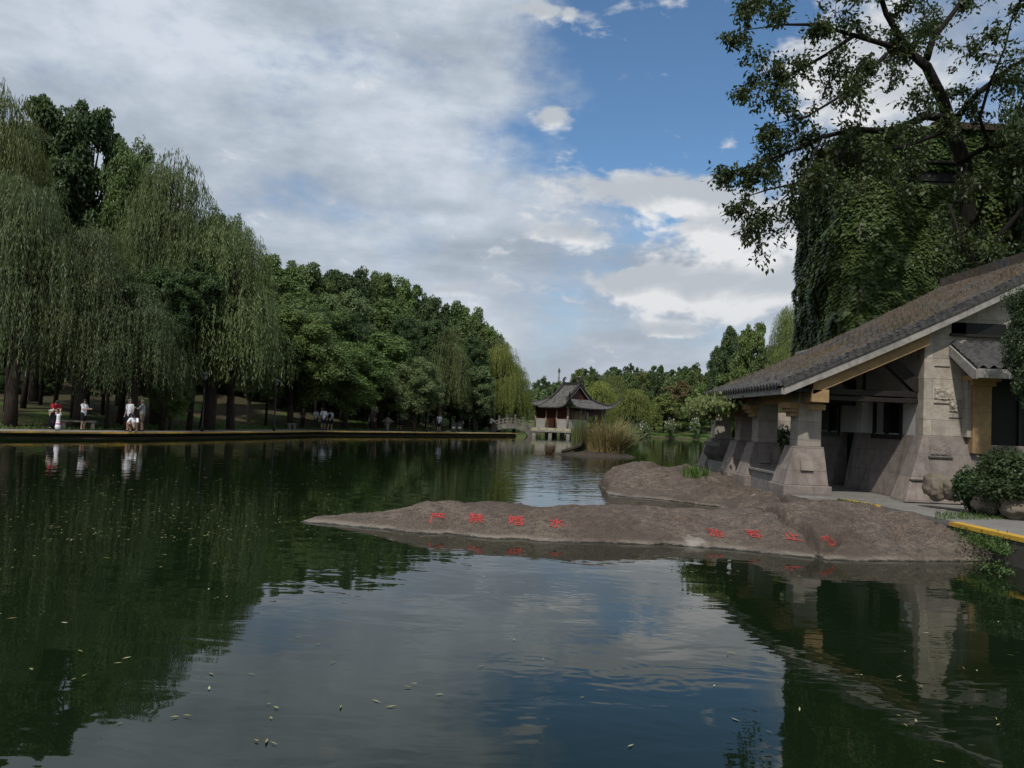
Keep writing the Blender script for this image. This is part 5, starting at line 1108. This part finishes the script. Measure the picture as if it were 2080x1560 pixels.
# pale stepped wall and stairs seen between the columns
st = thing('stone_stairs', 'pale stone stair flight seen between the hall columns', 'stairs', (10.9, 33, .3))
for i in range(9): MB().box(-1.1+i*.22, 1.3, -.6, .6, i*.17, (i+1)*.17).build('step', STONE_L, st)
MB().prism([(-1.4, 0), (-1.15, 0), (1.3, 1.75), (1.3, 2.1)], -.75, -.62).build('balustrade', STONE_L, st)
MB().box(-.3, 2.2, .65, .9, 0, 2.3).build('wall', STONE_L, st)
MB().prism([(9.2, .1), (11.6, .1), (11.6, 1.1)], 37, 37.4).build('ramp_wall', STONE_L); tag(bpy.data.objects['ramp_wall'], 'pale sloping parapet wall far behind the hall columns', 'wall')
# ---------------------------------------------------------------- floating leaves
ps = []; 
for i in range(1250):
    if i < 520: px, py = random.uniform(0, 2080), 905+640*random.random()**2.2
    elif i < 1300: px, py = random.gauss(380, 260), random.uniform(930, 1100)
    else: px, py = random.gauss(700, 260), random.gauss(1090, 45)
    if py > 1180 and random.random() < (.7 if not 700 < px < 1600 else .85): continue
    if py < 900 or py > 1650: continue
    v = P(px, py, .004)
    if rockz(v.x, v.y)[0] > -.03 if (v.x > -5 and v.y < 24) else False: continue
    if sdist(v.x, v.y)[0] > -.3: continue
    ps.append((v.x, v.y, .006))
for px, py in [(12, 1258), (58, 1360), (165, 1376), (540, 1432), (838, 1398), (365, 1457), (548, 1508), (1735, 1372), (1870, 1393), (1830, 1456), (2025, 1465), (248, 1340), (440, 1214), (1495, 1330), (1820, 1378)]: v = P(px, py); ps.append((v.x, v.y, .008)); ps.append((v.x+random.gauss(0, .05), v.y+random.gauss(0, .05), .010))
ps = np.array(ps); n = len(ps); a = rng.uniform(0, 6.28, n); d = np.stack([np.cos(a), np.sin(a), rng.uniform(0, .12, n)], 1)
lm = leaf_mesh('floating_leaves', ps, d, np.array([0, 0, 1.0])+rv(n)*.12, (.055+.03*rng.random(n))*rng.uniform(.5, 1.3, n), .011*rng.uniform(.6, 1.7, n))
tag(link('floating_leaves', lm, LF_FLOAT), kind='stuff', label='scattered fallen willow leaves floating on the lake')
# ---------------------------------------------------------------- people
SKIN = mat('skin', (.42, .26, .19), .6, .1, 8, .1, .002); SKIN_T = mat('skin_tan', (.30, .18, .13), .6, .1, 8, .1, .002); HAIR = mat('hair_black', (.012, .010, .010), .5, .2, 20, .2)
HAIRG = mat('hair_grey', (.14, .13, .12), .6, .2, 20, .2)
FAB = {}
def fab(n_, c): 
    if n_ not in FAB: FAB[n_] = mat('cloth_'+n_, c, .85, .15, 14, .3, .004)
    return FAB[n_]
CL = dict(white=(.72, .74, .78), navy=(.012, .014, .035), black=(.010, .010, .012), red=(.36, .018, .03), grey=(.26, .29, .29), dgrey=(.05, .055, .055), dred=(.13, .03, .03), khaki=(.16, .13, .09), pink=(.50, .16, .30), shoe=(.03, .03, .035), wshoe=(.6, .6, .6), green=(.03, .05, .04))
def blobmesh(caps, vox, name):
    """one closed skin over tapered capsules (p0, r0, p1, r1)"""
    bm = bmesh.new()
    for p0, r0, p1, r1 in caps:
        p0, p1 = Vector(p0), Vector(p1); d = p1-p0; L = max(d.length, 1e-4); nseg = 10; q = Vector((0, 0, 1)).rotation_difference(d if d.length > 1e-5 else Vector((0, 0, 1)))
        rings = []
        for k, (zz, rr) in enumerate([(-r0*.98, r0*.18), (-r0*.7, r0*.71), (0, r0), (L*.5, (r0+r1)/2), (L, r1), (L+r1*.7, r1*.71), (L+r1*.98, r1*.18)]):
            rings.append([bm.verts.new(p0+q @ Vector((math.cos(6.2832*j/nseg)*rr, math.sin(6.2832*j/nseg)*rr, zz))) for j in range(nseg)])
        for r_, s_ in zip(rings[:-1], rings[1:]):
            for j in range(nseg): bm.faces.new((r_[j], r_[(j+1) % nseg], s_[(j+1) % nseg], s_[j]))
        bm.faces.new(rings[0][::-1]); bm.faces.new(rings[-1])
    me = bpy.data.meshes.new(name); bm.to_mesh(me); bm.free(); o = bpy.data.objects.new('t', me); COL.objects.link(o)
    r = o.modifiers.new('r', 'REMESH'); r.mode = 'VOXEL'; r.voxel_size = vox; s = o.modifiers.new('s', 'SMOOTH'); s.factor = .5; s.iterations = 3
    dg = bpy.context.evaluated_depsgraph_get(); dg.update(); m2 = bpy.data.meshes.new_from_object(o.evaluated_get(dg)); m2.name = name; bpy.data.objects.remove(o); bpy.data.meshes.remove(me); return smooth(m2)
def person(px, Y, label, h=1.7, face=0.0, shirt='white', legs='navy', leglen='short', sleeve='short', shoes='shoe', hair='black', pose={}, bag=None, skirt=None, skin=None, X=None, z=None, loc=None):
    """local frame: person faces -y; face turns it"""
    S = h/1.70; q = Q(px, 870, Y) if loc is None else loc; z0 = .325 if z is None else z
    t = thing('person', label, 'person', (q.x, q.y, z0), face)
    J = dict(pel=(0, 0, .92), chest=(0, -.01, 1.28), neck=(0, -.01, 1.43), head=(0, -.03, 1.58), shL=(-.18, 0, 1.38), shR=(.18, 0, 1.38), elL=(-.24, .02, 1.12), elR=(.24, .02, 1.12), haL=(-.25, -.06, .88), haR=(.25, -.06, .88),
             hipL=(-.09, 0, .90), hipR=(.09, 0, .90), knL=(-.10, -.02, .49), knR=(.10, -.02, .49), anL=(-.11, .03, .08), anR=(.11, .03, .08))
    J.update(pose); J = {k: Vector(v)*S for k, v in J.items()}; sk = skin or SKIN
    up = (J['head']-J['neck']).normalized(); fw = Vector(pose.get('look', (0, -1, 0))).normalized(); fw = (fw-up*fw.dot(up)).normalized(); hd = J['head']
    caps = [(J['pel'], .125*S, J['chest'], .13*S), (J['shL'], .06*S, J['shR'], .06*S), (J['chest'], .11*S, J['neck'], .055*S), (J['neck'], .052*S, hd-up*.05*S, .055*S),
            (hd-up*.02*S, .078*S, hd+up*.045*S, .088*S), (hd-up*.055*S+fw*.02*S, .05*S, hd-up*.085*S+fw*.045*S, .026*S), (hd-up*.012*S+fw*.08*S, .012*S, hd-up*.035*S+fw*.098*S, .016*S)]
    rt = fw.cross(up)
    for s_ in (-1, 1): caps.append((hd+rt*s_*.083*S+up*.01*S, .014*S, hd+rt*s_*.088*S-up*.03*S, .012*S))
    for s_ in 'LR':
        caps += [(J['sh'+s_], .052*S, J['el'+s_], .040*S), (J['el'+s_], .038*S, J['ha'+s_], .026*S)]
        d = (J['ha'+s_]-J['el'+s_]).normalized(); w_ = J['ha'+s_]; sd = d.cross(Vector((0, 1, 0.3)) if abs(d.y) < .9 else Vector((1, 0, 0))).normalized(); nn = d.cross(sd)
        caps.append((w_+d*.02*S, .028*S, w_+d*.07*S, .030*S))
        for f, (o_, L_) in enumerate([(-.027, .060), (-.009, .075), (.009, .070), (.027, .052)]):
            b0 = w_+d*.085*S+sd*o_*S; k1 = b0+d*L_*.55*S+nn*.006*S; caps += [(b0, .0095*S, k1, .009*S), (k1, .009*S, k1+(d*.8+nn*.5).normalized()*L_*.5*S, .0075*S)]
        b0 = w_+d*.035*S-sd*.03*S; caps.append((b0, .011*S, b0+(d*.7-sd*.7).normalized()*.055*S, .009*S))
        caps += [(J['hip'+s_], .088*S, J['kn'+s_], .056*S), (J['kn'+s_], .056*S, J['an'+s_], .038*S), (J['an'+s_], .036*S, J['an'+s_]+Vector((0, -.10, -.035))*S, .03*S)]
    link('body', blobmesh(caps, .012*S, 'body'), sk, t)
    def dr(name, cp, m, vx=.014): return link(name, blobmesh(cp, vx*S, name), m, t)
    E = .020*S
    tc_ = [(J['pel']+Vector((0, 0, -.02*S)), .145*S, J['chest'], .150*S), (J['shL'], .075*S, J['shR'], .075*S), (J['chest'], .13*S, J['neck']-Vector((0, 0, .03*S)), .07*S)]
    for s_ in 'LR':
        e_ = J['sh'+s_].lerp(J['el'+s_], .75); tc_.append((J['sh'+s_], .072*S, e_, .064*S))
        if sleeve == 'long': tc_ += [(J['sh'+s_], .068*S, J['el'+s_], .056*S), (J['el'+s_], .055*S, J['ha'+s_], .040*S)]
    dr('shirt', tc_, fab(shirt, CL[shirt]))
    if skirt:
        lo = (J['knL']+J['knR'])/2+Vector((0, 0, (-.18 if skirt == 'long' else .1)*S)); dr('skirt', [(J['pel'], .145*S, J['pel'].lerp(lo, .5), .19*S), (J['pel'].lerp(lo, .5), .19*S, lo, .23*S)], fab(legs, CL[legs]))
    else:
        lc = [(J['pel'], .148*S, (J['hipL']+J['hipR'])/2, .14*S)]
        for s_ in 'LR':
            k = J['hip'+s_].lerp(J['kn'+s_], .85 if leglen == 'short' else 1); lc.append((J['hip'+s_], .108*S, k, .086*S))
            if leglen == 'long': lc.append((J['kn'+s_], .084*S, J['an'+s_]+Vector((0, 0, .05*S)), .062*S))
        dr('trousers' if leglen == 'long' else 'shorts', lc, fab(legs, CL[legs]))
    for s_ in 'LR': dr('shoe', [(J['an'+s_]+Vector((0, .03, -.045))*S, .043*S, J['an'+s_]+Vector((0, -.15, -.045))*S, .04*S)], fab(shoes, CL[shoes]), .012)
    hc = [(hd+up*.035*S-fw*.02*S, .098*S, hd+up*.055*S+fw*.012*S, .092*S), (hd-up*.02*S-fw*.045*S, .07*S, hd+up*.05*S-fw*.03*S, .09*S)]
    if hair == 'long': hc += [(hd-fw*.06*S, .075*S, hd-up*.2*S-fw*.08*S, .055*S)]
    dr('hair', hc, HAIRG if hair == 'grey' else HAIR)
    for s_ in (-1, 1):
        me = bpy.data.meshes.new('eye'); bm = bmesh.new(); bmesh.ops.create_icosphere(bm, subdivisions=1, radius=.009*S, matrix=Matrix.Translation(hd+rt*s_*.032*S+fw*.083*S+up*.004*S)); bm.to_mesh(me); bm.free(); link('eye', me, HAIR, t)
    dr('mouth', [(hd-up*.052*S+fw*.083*S-rt*.016*S, .006*S, hd-up*.052*S+fw*.083*S+rt*.016*S, .006*S)], SKIN_T, .006)
    if bag: c = (J['chest']+J['pel'])/2+Vector((0, .17, .06))*S; dr('backpack', [(c+Vector((-.05, 0, -.10))*S, .10*S, c+Vector((-.05, 0, .12))*S, .09*S), (c+Vector((.05, 0, -.10))*S, .10*S, c+Vector((.05, 0, .12))*S, .09*S)], fab(bag, CL[bag]))
    return t
LK = lambda px, py: P(px, py, .325)
a1 = LK(112, 871.5)
bend = dict(pel=(0, .10, .90), chest=(0, -.12, 1.22), neck=(0, -.22, 1.34), head=(0, -.33, 1.44), shL=(-.18, -.16, 1.30), shR=(.18, -.16, 1.30), elL=(-.20, -.36, 1.08), elR=(.20, -.36, 1.08), haL=(-.06, -.52, .98), haR=(.08, -.52, .98), look=(0, -1, -.8), hipL=(-.09, .1, .88), hipR=(.09, .1, .88), knL=(-.1, .0, .48), knR=(.1, .0, .48))
person(0, 0, 'woman in a red top and long black skirt bending over a small child', 1.64, R(58), 'red', 'black', skirt='long', hair='black', pose=bend, loc=LK(106, 872))
kid = person(0, 0, 'small child in white and pink dress raising its arms before the woman in red', .98, R(5), 'white', 'white', skirt='long', shoes='dgrey', hair='black', pose=dict(elL=(-.18, -.12, 1.62), elR=(.18, -.12, 1.62), haL=(-.10, -.16, 1.82), haR=(.10, -.16, 1.82)), loc=LK(117, 875))
link('dress_band', blobmesh([((0, 0, .30), .125, (0, 0, .36), .12)], .012, 'dress_band'), fab('pink', CL['pink']), kid)
cloth = thing('folded_cloth', 'pale patterned cloth held in the hands of the woman in red', 'cloth', (LK(122, 872).x, LK(106, 872).y-.45, 1.28))
cloth_o = link('fabric', blobmesh([((-.10, 0, 0), .04, (.10, 0, .05), .05), ((-.02, .02, -.08), .03, (.08, 0, .0), .05)], .012, 'fabric'), fab('pale', (.45, .55, .50)), cloth)
person(0, 0, 'dark-haired woman in white top and black shorts holding a phone by the bench', 1.62, R(82), 'white', 'black', hair='long', shoes='shoe', pose=dict(elL=(-.2, -.10, 1.14), elR=(.2, -.10, 1.14), haL=(-.1, -.34, 1.17), haR=(.1, -.34, 1.17)), loc=LK(168, 873.5))
person(0, 0, 'heavy-set man in a white T-shirt and navy knee shorts facing the lake', 1.72, R(-22), 'white', 'navy', hair='grey', loc=LK(261, 876))
person(0, 0, 'man in a loose grey shirt and khaki shorts seen from the side raising one hand', 1.72, R(-80), 'grey', 'khaki', hair='grey', pose=dict(elR=(.2, -.16, 1.2), haR=(.12, -.36, 1.28)), loc=LK(287, 876))
sq = dict(pel=(0, .16, .30), chest=(0, -.02, .62), neck=(0, -.09, .76), head=(0, -.17, .88), shL=(-.18, -.06, .72), shR=(.18, -.06, .72), elL=(-.26, -.26, .52), elR=(.26, -.26, .52), haL=(-.1, -.46, .48), haR=(.22, -.50, .52), hipL=(-.1, .14, .28), hipR=(.1, .14, .28), knL=(-.24, -.26, .50), knR=(.24, -.26, .50), anL=(-.16, -.02, .08), anR=(.16, -.02, .08), look=(0, -1, -.5))
person(0, 0, 'dark-haired person in a white top squatting at the yellow edge in front of the men', 1.62, R(10), 'white', 'khaki', pose=sq, loc=LK(271, 878))
walk = dict(knL=(-.10, -.12, .50), anL=(-.1, -.10, .08), knR=(.10, .04, .49), anR=(.1, .26, .14)); stand = {}
person(0, 0, 'grey-haired man in a dark grey vest and long dark trousers standing apart on the path', 1.66, R(170), 'dgrey', 'black', 'long', hair='grey', loc=LK(614, 871.5))
person(0, 0, 'boy in a white T-shirt and dark trousers leftmost of the three walking together', 1.66, R(155), 'white', 'dgrey', 'long', bag=None, pose=walk, loc=LK(641, 871))
person(0, 0, 'tall boy in a white T-shirt and blue-grey shorts in the middle of the three', 1.74, R(190), 'white', 'navy', skin=SKIN_T, shoes='dred', pose=walk, loc=LK(656, 873.5))
person(0, 0, 'boy with a navy backpack over a white T-shirt at the right of the three', 1.62, R(170), 'white', 'black', bag='navy', pose=walk, shoes='wshoe', loc=LK(670, 873))
person(0, 0, 'person in dark striped top and black skirt standing beside one in dull red', 1.70, R(20), 'dgrey', 'black', skirt='long', hair='grey', loc=LK(754, 874))
person(0, 0, 'person in a dull red outfit partly behind the dark-striped one', 1.60, R(-60), 'dred', 'dred', 'long', loc=LK(761, 873.5))
person(0, 0, 'person in dark clothes stepping sideways with one arm stretched out', 1.66, R(40), 'green', 'black', skin=SKIN, pose=dict(elR=(.40, -.05, 1.36), haR=(.62, -.1, 1.42), knL=(-.2, -.05, .5), anL=(-.36, .03, .1)), loc=LK(812, 875), shoes='shoe')
person(0, 0, 'boy in a long white shirt and navy shorts standing alone at the lake edge', 1.66, R(-5), 'white', 'navy', bag=None, pose=dict(elL=(-.23, .05, 1.12), haL=(-.2, .0, .9)), loc=LK(891, 877.5))
person(0, 0, 'small dark figure with pale trousers standing in the shade near the bins', 1.66, R(150), 'black', 'grey', 'long', loc=Vector((Q(936, 870, 79).x, 79, .3)))
person(0, 0, 'person in a white top bending forward beside the left end of the bridge', 1.66, R(80), 'white', 'black', 'long', pose=bend, loc=Vector((Q(997, 870, 85).x, 85.2, .3)), z=.33)
